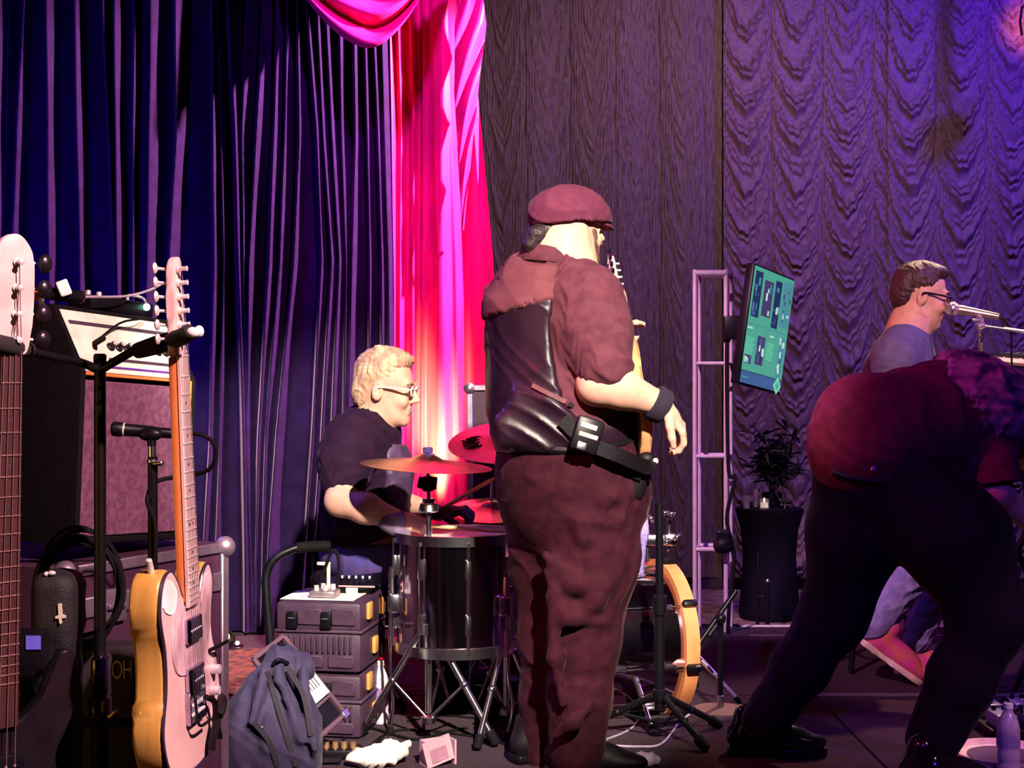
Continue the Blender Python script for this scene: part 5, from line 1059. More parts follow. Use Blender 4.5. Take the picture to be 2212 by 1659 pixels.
# effects unit with a green light on top of the amplifier
e0 = Ma @ Vector((.20, .17, hA)); ef = thing('effects_unit', 'small black effects unit with a glowing green light on the amplifier', 'effects pedal', e0)
Me = frame(e0, fx, z=(0, 0, 1))
obj('case', box(.24, .085, .040, .008, 2, Me, c=(.05, -.01, .021)), M_blackm, ef); obj('green_lamp', sphere(Me @ Vector((.135, -.056, .028)), .010), mat('green_led', (.2, .9, .6), .3, emit=(.35, 1.0, .75), estr=7), ef)
obj('knob', join(*[lathe([(.008, .0), (.007, .014), (.001, .015)], 10, Me @ Matrix.Translation((x, -.01, .041))) for x in (-.04, .0)]), M_fret, ef); obj('handle', tube([Me @ Vector((.10, -.02, .04)), Me @ Vector((.105, -.02, .058)), Me @ Vector((.16, -.02, .055)), Me @ Vector((.175, -.02, .03))], .004, 6), M_fret, ef)
obj('cable', tube([P(150, 641, 3.5), P(200, 641, 3.55), P(270, 640, 3.66), P(320, 628, 3.8), P(352, 612, 3.9)], .0035, 6), mat('grey_cable', (.35, .28, .34), .5), None, P(270, 655, 3.66), label='thin pale cable arching above the amplifier', cat='cable')
tn2 = thing('clip_tuner', 'dark clip-on tuner at the headstock end of the bass', 'tuner', P(110, 660, 2.6))
obj('housing', box(.10, .03, .022, .008, 2, frame(P(125, 636, 2.62), (1, .1, -.12), z=(.1, -.3, 1))), M_blackm, tn2); obj('screen', box(.022, .004, .030, .002, 1, frame(P(138, 622, 2.60), (1, .2, .4), z=(-.4, 0, 1))), mat('white_face', (.85, .80, .75), .4), tn2); obj('clip', tube([P(95, 632, 2.6), P(88, 655, 2.58), P(100, 668, 2.57)], .006, 6), M_steel, tn2)
obj('tip', sphere(P(75, 640, 2.55), .010), mat('orange_plastic', (.8, .18, .05), .4), tn2)
# road case below the amplifier
rc0 = thing('road_case', 'plum laminate road case with metal edges under the amplifier', 'case', Ma @ Vector((xw/2, dw/2, -zA)))
Mr_ = frame((cA.x, 3.42, 0), Vector((.45, .89, 0)), z=(0, 0, 1)); M_lam = mat('plum_case_laminate', (.060, .022, .050), .45); M_edge = mat('case_aluminium', (.42, .32, .42), .4, .8)
cw, cdp, ch = .60, .46, .81; offx = -.09
obj('body', box(cw, cdp, ch, .004, 1, Mr_, c=(cw/2+offx, cdp/2-.04, ch/2)), M_lam, rc0)
for z in (ch-.012, ch-.105, .015): obj('edge_rail', box(cw+.012, .012, .028 if z != ch-.105 else .05, .003, 1, Mr_, c=(cw/2+offx, -.044, z)), M_edge, rc0)
for x in (offx+.008, cw+offx-.008): obj('edge_rail', box(.030, .012, ch-.04, .003, 1, Mr_, c=(x, -.046, ch/2)), M_edge, rc0)
for x in (offx, cw+offx):
    for z in (ch-.012, .02): obj('ball_corner', sphere(Mr_ @ Vector((x, -.042, z)), .030, 12, 8), M_edge, rc0)
for x in (.06, .32): obj('latch', join(box(.09, .014, .085, .006, 2, Mr_, c=(x, -.052, ch-.11)), rod(Mr_ @ Vector((x-.03, -.064, ch-.11)), Mr_ @ Vector((x+.03, -.064, ch-.11)), .008)), M_edge, rc0)
# microphone on a stand in front of the grille
im = thing('microphone', 'black instrument microphone lying level in front of the plum grille', 'microphone', P(322, 945, 3.1))
obj('body', lathe([(.010, 0), (.0165, .004), (.0165, .022), (.0145, .026), (.0135, .09), (.0118, .10), (.0115, .145), (.009, .15)], 18, axz(P(240, 926, 3.1), P(392, 938, 3.12))), M_blackm, im)
obj('ring', lathe([(.0150, .026), (.0158, .028), (.0150, .030)], 18, axz(P(240, 926, 3.1), P(392, 938, 3.12))), M_fret, im)
obj('microphone_cable', tube([P(392, 938, 3.12), P(430, 938, 3.12), P(460, 955, 3.13), P(466, 985, 3.14), P(450, 1015, 3.15), P(400, 1028, 3.16), P(340, 1040, 3.13), P(318, 1080, 3.09), P(335, 1140, 3.08), P(330, 1300, 3.1), P(322, 1560, 3.1)], .005, 8), M_rubber, None, P(322, 1700, 3.1), label='black cable looping from the instrument microphone past the guitar neck', cat='cable')
ims = thing('microphone_stand', 'black microphone stand in front of the amplifier', 'microphone stand', (P(330, 0, 3.1).x, 3.1, 0))
obj('clip', join(sphere(P(325, 938, 3.1), (.028, .016, .016)), rod(P(327, 945, 3.1), P(328, 965, 3.1), .010)), M_blackm, ims)
obj('pole', rod((ims.location.x, 3.1, .03), P(330, 985, 3.1), .011), M_blackm, ims); obj('swivel', rod(P(329, 990, 3.1), P(328, 958, 3.1), .009), M_chrome, ims); obj('collar', join(rod(P(329, 1000, 3.1), P(329, 992, 3.1), .012), rod(P(332, 1002, 3.09), P(352, 1000, 3.08), .006)), M_steel, ims)
obj('base', lathe([(.02, .03), (.09, .02), (.10, .006), (.10, 0), (.01, 0)], 28, Matrix.Translation((ims.location.x, 3.1, 0))), M_blackm, ims)
# coil of cable hung on the rack
rr = random.Random(9)
cc = thing('cable_coil', 'coil of black cable hanging on the guitar stand', 'cable', P(170, 1420, 2.78))
for k in range(7):
    ph = rr.uniform(0, 6.28); cx_, cy_ = 172+rr.uniform(-8, 8), 1275+rr.uniform(-10, 14); rx, ry = 88+rr.uniform(-12, 10), 118+rr.uniform(-14, 14)
    obj('loop', tube([P(cx_+rx*math.cos(t), cy_+ry*math.sin(t), 2.845+.008*k+.01*math.sin(2*t+ph)) for t in np.linspace(0, 2*math.pi, 15)[:-1]], .0042, 6, 5, True), M_rubber, cc)
# gig bag with a white inverted cross
gbx = P(128, 1659, 2.70); gg = thing('gig_bag', 'slim black gig bag with a small white inverted cross', 'bag', (gbx.x, 2.76, 0))
sb_ = S(.007); sb_.rbox(P(128, 1500, 2.765), (.038, .05, .235), .022); sb_.rbox(P(125, 1300, 2.765), (.030, .045, .055), .02, k=.04); sb_.rbox((gbx.x, 2.775, .22), (.050, .05, .21), .03, k=.05); gv = sb_.mesh(folds((.2, 0, 1), 30, .003, seed=41))
obj('shell', gv, mat('black_nylon', (.008, .006, .008), .7, bump=.3, bscale=200), gg, smooth=180)
crs = on(gv[0], 130, 1325, .003); Mx = frame(crs, (1, 0, .06), z=(0, -1, .02))
obj('cross_mark', prism([(-.003, .019), (.003, .019), (.003, -.003), (.0095, -.005), (.0095, -.0095), (.003, -.0095), (.002, -.018), (0, -.021), (-.002, -.018), (-.003, -.0095), (-.0095, -.0095), (-.0095, -.005), (-.003, -.003)], -.006, .002, 0, 1, Mx), mat('bone_print', (.62, .58, .46), .6), gg)
obj('zip_pull', join(sphere(P(112, 1238, 2.72), (.008, .006, .005)), sphere(P(100, 1240, 2.72), (.005, .005, .005))), M_fret, gg)
obj('piping', tube([P(86, 1250, 2.73), P(82, 1290, 2.73), P(75, 1360, 2.73)], .0025, 6), mat('orange_piping', (.75, .22, .05), .4), gg)
# stencilled trunk behind the rack
M_trunk = mat('black_trunk', (.012, .008, .012), .6); M_white = mat('stencil_paint', (.55, .42, .58), .6)
tk = thing('storage_box', 'black trunk with worn stencilled letters behind the guitar stand', 'case', (P(190, 0, 2.95).x, 2.98, 0))
zt_ = ZC-(1395-CY)/F*2.9
obj('body', box(.36, .07, zt_, .01, 2, c=(P(205, 0, 2.9).x, 2.945, zt_/2)), M_trunk, tk)
def letter(txt, px, py, d, hgt, parent, m, normal=(0, -1, 0), xdir=(1, 0, 0), sx=1.0, name='stencil_letter'):
    cu = bpy.data.curves.new('t', 'FONT'); cu.body = txt; cu.size = hgt/.72; cu.extrude = .0006; to = bpy.data.objects.new('t', cu); col.objects.link(to)
    dg = bpy.context.evaluated_depsgraph_get(); me = to.evaluated_get(dg).to_mesh(); v = [x.co.copy() for x in me.vertices]; f = [tuple(p.vertices) for p in me.polygons]
    to.to_mesh_clear(); bpy.data.objects.remove(to); bpy.data.curves.remove(cu)
    M = frame(P(px, py, d), xdir, z=normal) @ Matrix.Diagonal((sx, 1, 1, 1)); return obj(name, xf((v, f), M), m, parent, smooth=0)
for t_, x in (('O', 240), ('H', 264), ('I', 288)): letter(t_, x, 1466, 2.907, .040, tk, M_white, sx=.55)
obj('handle', tube([P(60, 1455, 2.9), P(58, 1420, 2.86), P(90, 1420, 2.86), P(92, 1455, 2.9)], .008, 8), M_steel, tk)
pdv = thing('power_unit', 'small black power unit with a blue lit display at the lower left', 'power unit', P(60, 1455, 2.62))
obj('case', box(.075, .06, .085, .006, 2, Matrix.Translation(P(55, 1410, 2.66))), M_blackm, pdv); obj('display', box(.028, .002, .026, 0, 1, Matrix.Translation(P(72, 1388, 2.628))), mat('blue_display', (.1, .08, .4), .4, emit=(.18, .13, .8), estr=.3), pdv)
obj('bracket', box(.05, .05, .36, .008, 2, Matrix.Translation(P(45, 1640, 2.68))), M_blackm, pdv)
# stand-off floor piece: patterned runner and small floor lamp
M_runner = mat('rust_patterned_runner', (.12, .035, .015), .9, c2=(.02, .008, .012), scale=34, bump=.6, bscale=90)
rn = P(520, 1440, 6.0)
obj('rug', box(.62, .9, .012, .004, 1, Matrix.Translation((P(505, 0, 6.05).x, 6.05, .006)) @ Matrix.Rotation(-.25, 4, 'Z')), M_runner, None, (P(505, 0, 6.05).x, 6.05, 0), label='rust-patterned rug on the stage behind the backpack', cat='rug')
fl = thing('floor_lamp_can', 'small amber-lit floor lamp at the foot of the velvet curtain', 'lamp', (P(498, 0, 6.55).x, 6.55, 0))
lc = P(498, 1350, 6.5); zl = .06
obj('base', box(.10, .08, .02, .005, 1, Matrix.Translation((lc.x, 6.52, .011))), M_blackm, fl); obj('head', lathe([(.02, 0), (.035, .01), (.035, .06), (.028, .06), (.028, .02)], 16, Matrix.Translation((lc.x-.01, 6.50, .055)) @ Matrix.Rotation(1.2, 4, 'X')), M_blackm, fl)
obj('bulb', sphere((lc.x-.01, 6.445, .078), .018), mat('amber_bulb', (1, .6, .2), .4, emit=(1.0, .62, .18), estr=5), fl)
obj('bulb', sphere((lc.x+.04, 6.46, .045), .010), mat('amber_bulb', (1, .6, .2), .4, emit=(1.0, .62, .18), estr=5), fl)
# ================================================================ bass in the hands of the player
be = P(1412, 985, 4.36); yv = (P(1352, 720, 4.93)-P(1405, 985, 4.40)).normalized(); zv = Vector((.985, .10, .05))
Mb2 = frame_yz(be, yv, zv) @ Matrix.Translation((0, .135, 0))
gb2 = dict(side=mat('honey_ash', (.70, .34, .16), .35, c2=(.60, .27, .12), scale=10, coat=.4), face=mat('honey_ash', (.7, .34, .16)), guard=M_darkw, neck_back=M_neckw, board=MATS['rosewood_board'], head=M_neckw)
bas2 = guitar('bass_guitar', 'honey-coloured bass guitar played by the man in the flat cap', 'guitar', Mb2, [(x*.92, y) for x, y in bbody], .045, gb2, scale=.80, nfret=20, strings=4, neckw=(.040, .062), headpts=bhead, tuner_side=-1, pickups=((.12, .09, .04, 0), (.22, .09, .03, 0)), heel=.20, key_len=.04, post_gap=.046)
for i, (x, y) in enumerate(((.07, -.03), (.08, .01), (.06, -.07))): obj('knob', lathe([(.011, -.010), (.010, .010), (.001, .011)], 12, Mb2 @ Matrix.Translation((x, y, 0))), M_fret, bas2)
strap_pts = [Mb2 @ Vector((0, -.15, -.025)), P(1400, 1010, 4.30), P(1340, 985, 4.225), P(1270, 955, 4.215), P(1215, 905, 4.225)]
sp_ = thing('bass_strap', 'black strap running from the bass across the hip of the player', 'strap', P(1390, 1030, 4.32))
obj('webbing', ribbon(strap_pts, .022, .004, 8), M_black, sp_); obj('strap_end', sphere(Mb2 @ Vector((0, -.152, -.025)), (.03, .022, .025)), M_black, sp_); obj('strap_button', sphere(Mb2 @ Vector((.0, -.158, -.018))+Vector((.02, -.012, .0)), .010), M_fret, sp_)
# towel at the belt
tw = S(.006); tw.chain([P(1372, 1095, 4.42), P(1374, 1150, 4.42), P(1370, 1230, 4.43)], [.030, .040, .034], .02)
obj('towel', tw.mesh(folds((1, 0, .2), 60, .006, seed=51)), mat('lilac_towel', (.30, .22, .55), .95, bump=.6, bscale=200), None, P(1372, 1250, 4.43), smooth=180, label='lilac towel tucked at the right hip of the bass player', cat='towel')
# ================================================================ stacked plastic cases with papers and gear
M_case = mat('charcoal_plastic', (.060, .028, .058), .5, c2=(.045, .020, .045), bump=.15, bscale=200)
cx0, cx1 = P(592, 0, 4.9).x, P(782, 0, 4.9).x; xc = (cx0+cx1)/2; wd = cx1-cx0; zc = lambda y: ZC-(y-CY)/F*4.9
Mcs = Matrix.Translation((xc, 4.9, 0)) @ Matrix.Rotation(math.radians(-9), 4, 'Z')
def pcase(label, z0, z1):
    h = z1-z0; t = thing('equipment_case', label, 'case', Mcs @ Vector((0, .17, z0)), 'stacked plastic cases')
    dp = .36; lid = h*.42
    obj('base', box(wd, dp, h-lid-.004, .014, 2, Mcs, c=(0, dp/2, z0+(h-lid)/2)), M_case, t); ld = obj('lid', box(wd, dp, lid-.004, .014, 2, Mcs, c=(0, dp/2, z1-lid/2)), M_case, t)
    obj('rim', box(wd+.012, dp+.012, .012, .004, 1, Mcs, c=(0, dp/2, z1-lid)), M_case, t)
    for i in range(13): obj('rib', box(.007, .012, (h-lid)*.42, .002, 1, Mcs, c=(-wd/2+.035+i*(wd-.07)/12, -.004, z1-lid-(h-lid)*.30)), M_case, t)
    for x in (-wd*.30, wd*.10):
        la = obj('latch', box(.040, .016, .062, .006, 2, Mcs, c=(x, -.008, z1-lid*.62)), M_blackm, t); obj('latch_pin', rod(Mcs @ Vector((x-.012, -.018, z1-lid*.55)), Mcs @ Vector((x+.012, -.018, z1-lid*.55)), .004), M_steel, la)
    for x0_, x1_ in ((-wd*.24, wd*.04), (wd*.16, wd*.44)): obj('raised_panel', box(x1_-x0_, .010, lid*.56, .004, 1, Mcs, c=((x0_+x1_)/2, -.003, z1-lid*.5)), M_case, t)
    obj('raised_panel', box(wd*.42, .010, (h-lid)*.30, .004, 1, Mcs, c=(-wd*.15, -.003, z0+(h-lid)*.28)), M_case, t); obj('raised_panel', box(wd*.30, .010, (h-lid)*.30, .004, 1, Mcs, c=(wd*.27, -.003, z0+(h-lid)*.28)), M_case, t)
    for i, (y, z) in enumerate(((.10, z1-lid*.4), (.28, z1-lid*.5), (.18, z0+(h-lid)*.5))): obj('side_latch', box(.014, .05, .06, .005, 2, Mcs, c=(wd/2+.006, y, z)), mat('amber_latch', (.75, .36, .10), .4), t)
zs_ = [.03, zc(1458), zc(1300)]
pcase('charcoal plastic equipment case at the bottom of the stack', .002, (zs_[1]+.002)); pcase('charcoal plastic equipment case on top of the stack', zs_[1]+.008, zs_[2])
ztop = zs_[2]+.0005
sh1 = Mcs @ Vector((-.01, .15, ztop))
obj('paper_sheet', box(.27, .20, .002, 0, 1, Mcs, c=(-.015, .13, ztop+.0015)), mat('white_paper', (.85, .80, .74), .7), None, sh1, label='white paper lying on the stacked plastic cases', cat='paper')
gd = thing('pedal_unit', 'small metal pedal unit with knobs on the white paper', 'effects pedal', Mcs @ Vector((.0, .10, ztop+.003)))
obj('case', box(.095, .085, .024, .006, 2, Mcs, c=(-.005, .10, ztop+.016)), mat('pewter', (.42, .34, .38), .4, .7), gd)
for x, y in ((-.03, .08), (.0, .09), (.02, .12), (-.02, .13)): obj('knob', lathe([(.010, 0), (.009, .018), (.001, .019)], 12, Mcs @ Matrix.Translation((x, y, ztop+.028))), M_fret, gd)
obj('upright', join(box(.012, .012, .11, .002, 1, Mcs, c=(-.012, .17, ztop+.06)), box(.05, .012, .012, .002, 1, Mcs, c=(-.03, .17, ztop+.112))), mat('cream_plastic', (.8, .66, .56), .4), gd)
obj('cable_loop', tube([Mcs @ Vector((.025, .14, ztop+.02)), Mcs @ Vector((.035, .14, ztop+.10)), Mcs @ Vector((.028, .14, ztop+.155)), Mcs @ Vector((.008, .14, ztop+.16)), Mcs @ Vector((-.02, .14, ztop+.09)), Mcs @ Vector((-.05, .14, ztop+.02))], .006, 8), M_rubber, gd)
g2 = thing('tablet_mixer', 'flat black mixing unit tilted on the stacked cases', 'mixer', Mcs @ Vector((.09, .22, ztop)))
obj('body', box(.17, .12, .02, .005, 2, Mcs @ Matrix.Translation((.075, .24, ztop+.035)) @ Matrix.Rotation(math.radians(14), 4, 'X') @ Matrix.Rotation(math.radians(-8), 4, 'Y')), M_blackm, g2); obj('edge_strip', box(.17, .004, .006, .001, 1, Mcs, c=(.075, .178, ztop+.03)), mat('rose_trim', (.8, .35, .35), .4), g2)
for i in range(5): obj('fader', box(.008, .012, .012, .002, 1, Mcs, c=(.02+i*.026, .24, ztop+.055)), M_fret, g2)
obj('label_plate', box(.045, .004, .024, .001, 1, Mcs, c=(.075, .172, ztop+.014)), mat('cream_plastic', (.8, .66, .56)), g2); obj('foot', box(.14, .08, .02, .003, 1, Mcs, c=(.075, .25, ztop+.0105)), M_blackm, g2)
# cart handle and backpack
ht = thing('hand_truck', 'folding hand truck with a curved black tube handle behind the backpack', 'hand truck', P(585, 1560, 4.74))
ht.location.z = 0; ORG[ht] = Vector(ht.location); WM[ht] = Matrix.Translation(ORG[ht])
hp = [P(590, 1560, 4.72), P(586, 1420, 4.74), P(576, 1290, 4.76), P(576, 1240, 4.77), P(596, 1205, 4.78), P(640, 1184, 4.80), P(680, 1180, 4.82), P(712, 1180, 4.84)]
hp[0].z = .03; obj('handle_tube', tube(hp, .0155, 10), M_blackm, ht); obj('grip', tube([P(640, 1184, 4.80), P(676, 1180, 4.82), P(712, 1180, 4.84)], .019, 10), M_rubber, ht)
obj('tube', rod(P(712, 1183, 4.85), Vector((P(712, 0, 5.35).x, 5.30, .03)), .010), M_blackm, ht) if False else None
obj('toe_plate', box(.30, .22, .008, .002, 1, Matrix.Translation((hp[0].x+.10, 4.66, .010))), M_blackm, ht); obj('cross_tube', rod((hp[0].x, 4.73, .12), (hp[0].x+.20, 4.73, .12), .010), M_blackm, ht)
M_pack = mat('slate_nylon', (.045, .038, .080), .75, c2=(.030, .024, .056), scale=14, sheen=.06, spec=.12, bump=.25, bscale=180)
bpk = thing('backpack', 'slate blue backpack slumped against the hand truck', 'backpack', P(590, 1690, 4.36))
bpk.location.z = 0; ORG[bpk] = Vector(bpk.location); WM[bpk] = Matrix.Translation(ORG[bpk])
b_ = S(.007); b_.chain([P(600, 1425, 4.50), P(590, 1520, 4.46), P(588, 1640, 4.42)], [.045, .098, .125], .06, flat=((0, 1, 0), .8)); b_.rbox(Vector((P(590, 0, 4.42).x, 4.42, .10)), (.14, .11, .10), .05, k=.08)
b_.ell(P(640, 1440, 4.48), (.06, .05, .05), k=.05); b_.ell(P(535, 1580, 4.42), (.065, .06, .12), k=.05)
for a, b, r in (((575, 1440), (545, 1560), .02), ((600, 1440), (650, 1600), .018), ((560, 1480), (575, 1620), .014), ((610, 1560), (560, 1650), .02), ((655, 1450), (680, 1620), .016)): b_.chain([P(*a, 4.40), P(*b, 4.30)], [r, r*.7], .025)
b_.cut((0, 0, .004), (0, 0, -1))
bv_, bf_ = b_.mesh(addf(folds((.9, 0, .3), 36, .008, seed=61), folds((.4, 0, .9), 60, .003, seed=62))); obj('shell', (bv_, bf_), M_pack, bpk, smooth=180)
for pts in ([(578, 1450), (588, 1485), (598, 1520), (610, 1560), (622, 1600), (640, 1655)], [(548, 1560), (580, 1600), (600, 1655)], [(620, 1440), (655, 1500), (672, 1590)]): obj('strap', band(bv_, pts, .008, .003, .001, 8), mat('black_strap_webbing', (.012, .008, .018), .8), bpk)
obj('handle_loop', tube([on(bv_, 590, 1435, .0), on(bv_, 602, 1425, .02), on(bv_, 622, 1432, .0)], .006, 8), M_black, bpk); obj('buckle', box(.022, .008, .012, .003, 1, Matrix.Translation(on(bv_, 562, 1572, .006))), M_steel, bpk)
# tilted stand with a white sheet
Mw = frame(P(652, 1490, 4.62), Vector((.72, .10, -.60)), y=Vector((.55, .30, .70)))
ws = thing('sheet_stand', 'dark tilted stand holding a white lyric sheet beside the backpack', 'music stand', P(690, 1580, 4.6))
ws.location.z = 0; ORG[ws] = Vector(ws.location); WM[ws] = Matrix.Translation(ORG[ws])
cor = [P(612, 1372, 4.66), P(745, 1540, 4.64), P(664, 1586, 4.52), P(566, 1440, 4.52)]
cen = (cor[0]+cor[1]+cor[2]+cor[3])/4; Mw = frame(cen, cor[1]-cor[0], y=(cor[0]-cor[3])+(cor[1]-cor[2])); wW = (cor[1]-cor[0]).length; hW = .155
obj('frame_side', join(box(wW, .016, .018, .003, 1, Mw, c=(0, hW/2, 0)), box(wW, .016, .018, .003, 1, Mw, c=(0, -hW/2, 0)), box(.016, hW, .018, .003, 1, Mw, c=(wW/2, 0, 0)), box(.016, hW, .018, .003, 1, Mw, c=(-wW/2, 0, 0)), box(.012, hW, .014, .003, 1, Mw, c=(wW*.26, 0, 0))), mat('dull_plum_frame', (.10, .05, .08), .5), ws)
obj('back_board', box(wW, hW, .004, 0, 1, Mw, c=(0, 0, -.008)), M_blackm, ws); obj('leg', rod(cen, Vector((cen.x, cen.y+.05, .01)), .010), M_blackm, ws); obj('corner_cap', box(.03, .03, .022, .004, 1, Mw, c=(wW/2, hW/2, 0)), M_steel, ws)
shp = obj('lyric_sheet', box(wW*.34, hW*.98, .0015, 0, 1, Mw, c=(wW*.06, 0, .012)), mat('white_paper', (.85, .80, .74)), ws)
for i in range(7): obj('text_line', box(wW*.20, .0035, .0006, 0, 1, Mw, c=(wW*.02, hW*.38-i*.013, .0132)), M_darkw, shp)
# water bottles
M_bottle = mat('frosted_bottle', (.82, .70, .82), .22, trans=.35, c2=(.75, .62, .78)); M_water = M_bottle
def bottle(label, x, y, h, r, m, lab=None, z0=0.0):
    t = thing('water_bottle', label, 'bottle', (x, y, z0)); k = h/.22
    prof = [(.01, .001), (r*.85, .001), (r, .010*k), (r, .04*k), (r*.95, .046*k), (r, .052*k), (r, .075*k), (r*.94, .082*k), (r, .09*k), (r, .115*k), (r*.95, .121*k), (r, .128*k), (r, .145*k), (r*.85, .168*k), (r*.5, .190*k), (r*.38, .196*k), (r*.38, .204*k), (.002, .204*k)]
    obj('body', lathe(prof, 24, Matrix.Translation((x, y, z0))), m, t, smooth=60); obj('label', lathe([(r*1.01, .092*k), (r*1.02, .094*k), (r*1.02, .126*k), (r*1.01, .128*k)], 24, Matrix.Translation((x, y, z0))), lab or mat('violet_label', (.30, .16, .45), .5), t)
    obj('cap', lathe([(r*.42, .204*k), (r*.42, .219*k), (r*.36, .22*k), (.002, .22*k)], 16, Matrix.Translation((x, y, z0))), mat('white_cap', (.85, .78, .74), .4), t); return t
bottle('clear plastic water bottle standing at the lower right', P(2178, 0, 4.42).x, 4.42, .235, .036, mat('pink_tinted_plastic', (.62, .40, .62), .25, trans=.25))
bottle('pale water bottle standing behind the leg of the cymbal stand', P(822, 0, 5.12).x, 5.12, .23, .030, mat('milky_plastic', (.75, .62, .82), .3))
# clutter on the floor at the front
bx1 = thing('carton', 'torn pink cardboard carton on the floor in front of the cymbal stand', 'box', (P(950, 0, 4.56).x, 4.56, 0))
Mc1 = Matrix.Translation((P(946, 0, 4.56).x, 4.56, 0)) @ Matrix.Rotation(.5, 4, 'Z'); M_card = mat('pink_card', (.55, .30, .36), .8, c2=(.46, .24, .30), scale=12)
obj('panel', box(.10, .006, .085, 0, 1, Mc1 @ Matrix.Rotation(-.25, 4, 'Y'), c=(0, -.03, .055)), M_card, bx1); obj('panel', box(.10, .006, .080, 0, 1, Mc1, c=(0, .03, .042)), M_card, bx1); obj('panel', box(.006, .06, .08, 0, 1, Mc1, c=(-.05, 0, .042)), M_card, bx1); obj('panel', box(.006, .06, .08, 0, 1, Mc1, c=(.05, 0, .042)), M_card, bx1)
obj('printed_label', box(.06, .002, .045, 0, 1, Mc1 @ Matrix.Rotation(-.25, 4, 'Y'), c=(.0, -.0345, .045)), mat('faded_print', (.38, .17, .26), .7), bx1)
bg_ = S(.005); pz = P(800, 1659, 4.5); bg_.ell((pz.x, 4.54, .03), (.085, .06, .03)); bg_.ell((pz.x+.06, 4.56, .045), (.055, .04, .035), k=.03); bg_.cap((pz.x+.08, 4.55, .05), (pz.x+.12, 4.54, .075), .02, .008, .02)
obj('paper_bag', bg_.mesh(addf(folds((1, .4, .3), 60, .010, seed=71), folds((.2, 1, .6), 90, .006, seed=72))), mat('white_crumpled_paper', (.88, .82, .76), .7), None, (pz.x, 4.54, 0), label='crumpled white paper bag on the floor beside the carton', cat='bag')
pbz = thing('pedal_board', 'small pedal board with brass knobs on the floor behind the backpack', 'effects pedal', (P(715, 0, 4.66).x, 4.66, 0)); px_ = P(715, 0, 4.66).x
obj('case', box(.20, .09, .03, .005, 2, c=(px_, 4.66, .016)), M_blackm, pbz)
for i in range(6): obj('knob', lathe([(.011, .031), (.010, .05), (.001, .051)], 12, Matrix.Translation((px_-.075+i*.03, 4.655, 0))), mat('brass_knob', (.70, .42, .20), .35, .8), pbz)
obj('switch_plate', box(.06, .05, .012, .003, 1, c=(px_-.06, 4.60, .030)), mat('lilac_plate', (.40, .30, .52), .5), pbz); obj('foot_block', box(.06, .05, .023, .003, 1, c=(px_-.06, 4.60, .0125)), M_blackm, pbz)
# loose cables on the floor
for lab, pts, r, m in (('black cable snaking over the floor before the cymbal stand', [(740, 1600), (790, 1575), (850, 1590), (900, 1600), (960, 1585), (1010, 1575)], .005, M_rubber),
                       ('black cable curling on the floor near the paper bag', [(760, 1640), (830, 1600), (880, 1625), (850, 1648), (800, 1620), (860, 1580), (1000, 1590), (1090, 1610)], .0045, M_rubber),
                       ('thin grey cable lying on the floor right of the bass player', [(1310, 1600), (1370, 1570), (1396, 1510), (1400, 1480)], .004, mat('grey_cable', (.35, .28, .34))),
                       ('pale cable crossing the floor under the black tripod', [(1310, 1612), (1380, 1615), (1430, 1608), (1470, 1560), (1500, 1540)], .004, mat('lilac_cable', (.50, .38, .55), .5)),
                       ('dark cable along the floor under the drum kit', [(880, 1560), (960, 1548), (1060, 1555), (1140, 1540)], .004, M_rubber)):
    w3 = []
    for x, y in pts: d = F*ZC/(y-CY); p = P(x, y, d); p.z = r; w3.append(p)
    obj('cable', tube(w3, r, 6, 7), m, None, (w3[0].x, w3[0].y, 0), label=lab, cat='cable')
sp0 = P(1372, 1659, 4.52); sc_ = S(.005); sc_.ell((sp0.x, 4.54, .022), (.07, .04, .022)); sc_.ell((sp0.x+.05, 4.55, .02), (.04, .03, .018), k=.02)
obj('cloth', sc_.mesh(folds((1, .5, .2), 70, .007, seed=73)), mat('lilac_rag', (.55, .42, .60), .9), None, (sp0.x, 4.54, 0), label='crumpled pale cloth on the floor at the feet of the bass player', cat='cloth')
# tray, pedals and rack gear at the lower right
tr_ = thing('tray', 'cream tray on the floor behind the bottle at the lower right', 'tray', (P(2165, 0, 4.62).x, 4.62, 0)); tx_ = P(2170, 0, 4.62).x
obj('dish', lathe([(.01, .012), (.15, .012), (.165, .03), (.17, .03), (.155, .004), (.01, .002)], 36, Matrix.Translation((tx_, 4.62, 0))), mat('cream_melamine', (.85, .64, .52), .4), tr_); obj('insert', lathe([(.01, .0125), (.12, .0125), (.12, .016), (.01, .016)], 30, Matrix.Translation((tx_, 4.62, 0))), mat('plum_mat', (.10, .05, .10), .8), tr_)
pd = thing('pedal_board', 'grey pedal board with cables at the right edge of the stage', 'effects pedal', (P(2190, 0, 5.0).x, 5.02, 0)); qx = P(2185, 0, 5.0).x
obj('board', box(.34, .36, .03, .006, 2, c=(qx+.05, 5.05, .022)), M_blackm, pd)
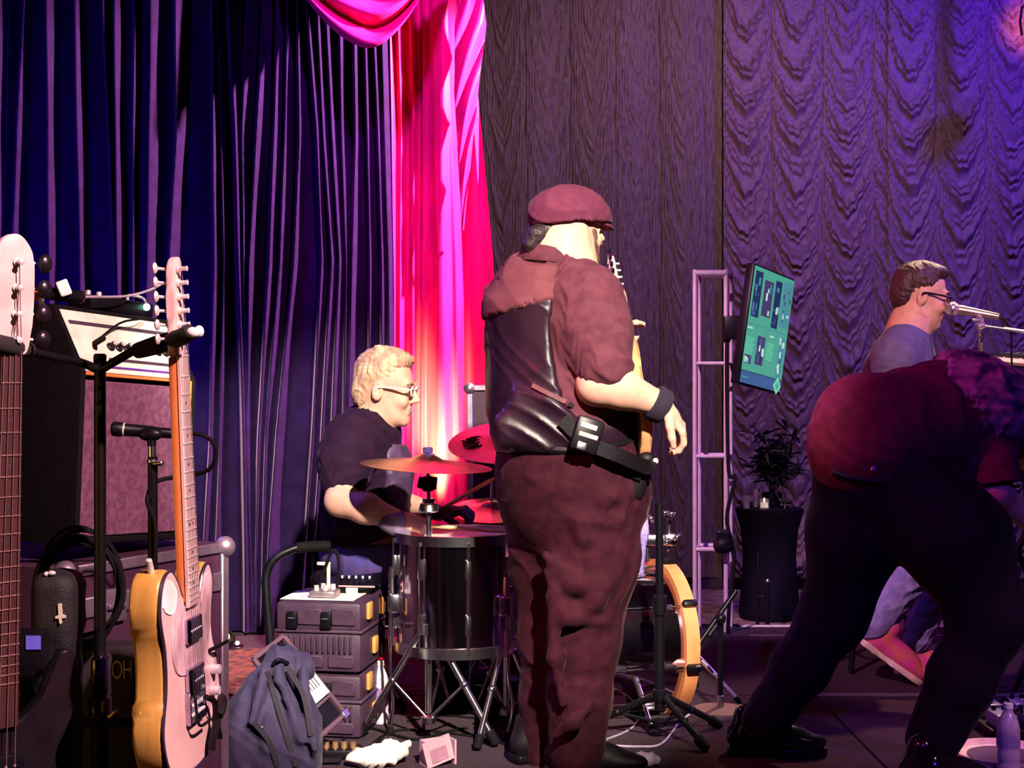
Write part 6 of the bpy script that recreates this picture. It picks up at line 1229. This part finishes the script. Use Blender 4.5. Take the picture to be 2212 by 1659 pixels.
for i, (x, y, c_) in enumerate(((-.06, 4.93, (.30, .26, .38)), (.04, 4.94, (.10, .08, .14)), (.13, 4.93, (.36, .30, .42)), (-.05, 5.10, (.22, .18, .30)), (.07, 5.11, (.40, .34, .46)))):
    p_ = obj('pedal', box(.075, .12, .05, .008, 2, c=(qx+x, y, .062)), mat('pedal_finish_%d' % i, c_, .35, .4), pd); obj('foot_switch', rod((qx+x, y-.035, .087), (qx+x, y-.035, .10), .010), M_fret, p_)
    for k in (-.018, .018): obj('knob', lathe([(.009, .087), (.008, .102), (.001, .103)], 10, Matrix.Translation((qx+x+k, y+.03, 0))), M_blackm, p_)
    obj('patch_cable', tube([(qx+x+.03, y, .07), (qx+x+.055, y-.02, .10), (qx+x+.08, y, .07)], .005, 6), M_rubber, pd)
cu_ = P(2145, 1480, 5.2); obj('clear_cup', lathe([(.03, .001), (.032, .003), (.042, .10), (.039, .10), (.03, .006), (.001, .006)], 20, Matrix.Translation((P(2135, 0, 5.2).x, 5.28, 0))), M_glass, None, (P(2135, 0, 5.2).x, 5.28, 0), label='clear plastic cup on the stage beside the pedal board', cat='cup')
# par can clamped high on the right
pc = thing('par_can', 'black stage par can glowing amber high at the right edge', 'lamp', P(2235, 60, 10.4)); pcc = P(2240, 62, 10.2)
Mpc = axz(pcc, pcc+Vector((-.25, .8, -.35)))
obj('can', lathe([(.05, -.26), (.075, -.24), (.08, -.05), (.10, 0), (.095, 0), (.074, -.05), (.02, -.06)], 24, Mpc), M_blackm, pc); obj('lens', lathe([(.001, -.018), (.085, -.018), (.085, -.012), (.001, -.012)], 24, Mpc), mat('amber_lens', (1, .4, .1), .3, emit=(1, .35, .08), estr=3), pc); obj('yoke', tube([pcc+Vector((-.11, 0, -.05)), pcc+Vector((-.11, 0, .16)), pcc+Vector((.11, 0, .16)), pcc+Vector((.11, 0, -.05))], .010, 8, 2), M_blackm, pc)
obj('clamp', box(.05, .05, .9, .006, 1, Matrix.Translation(pcc+Vector((0, 0, .62)))), M_blackm, pc)
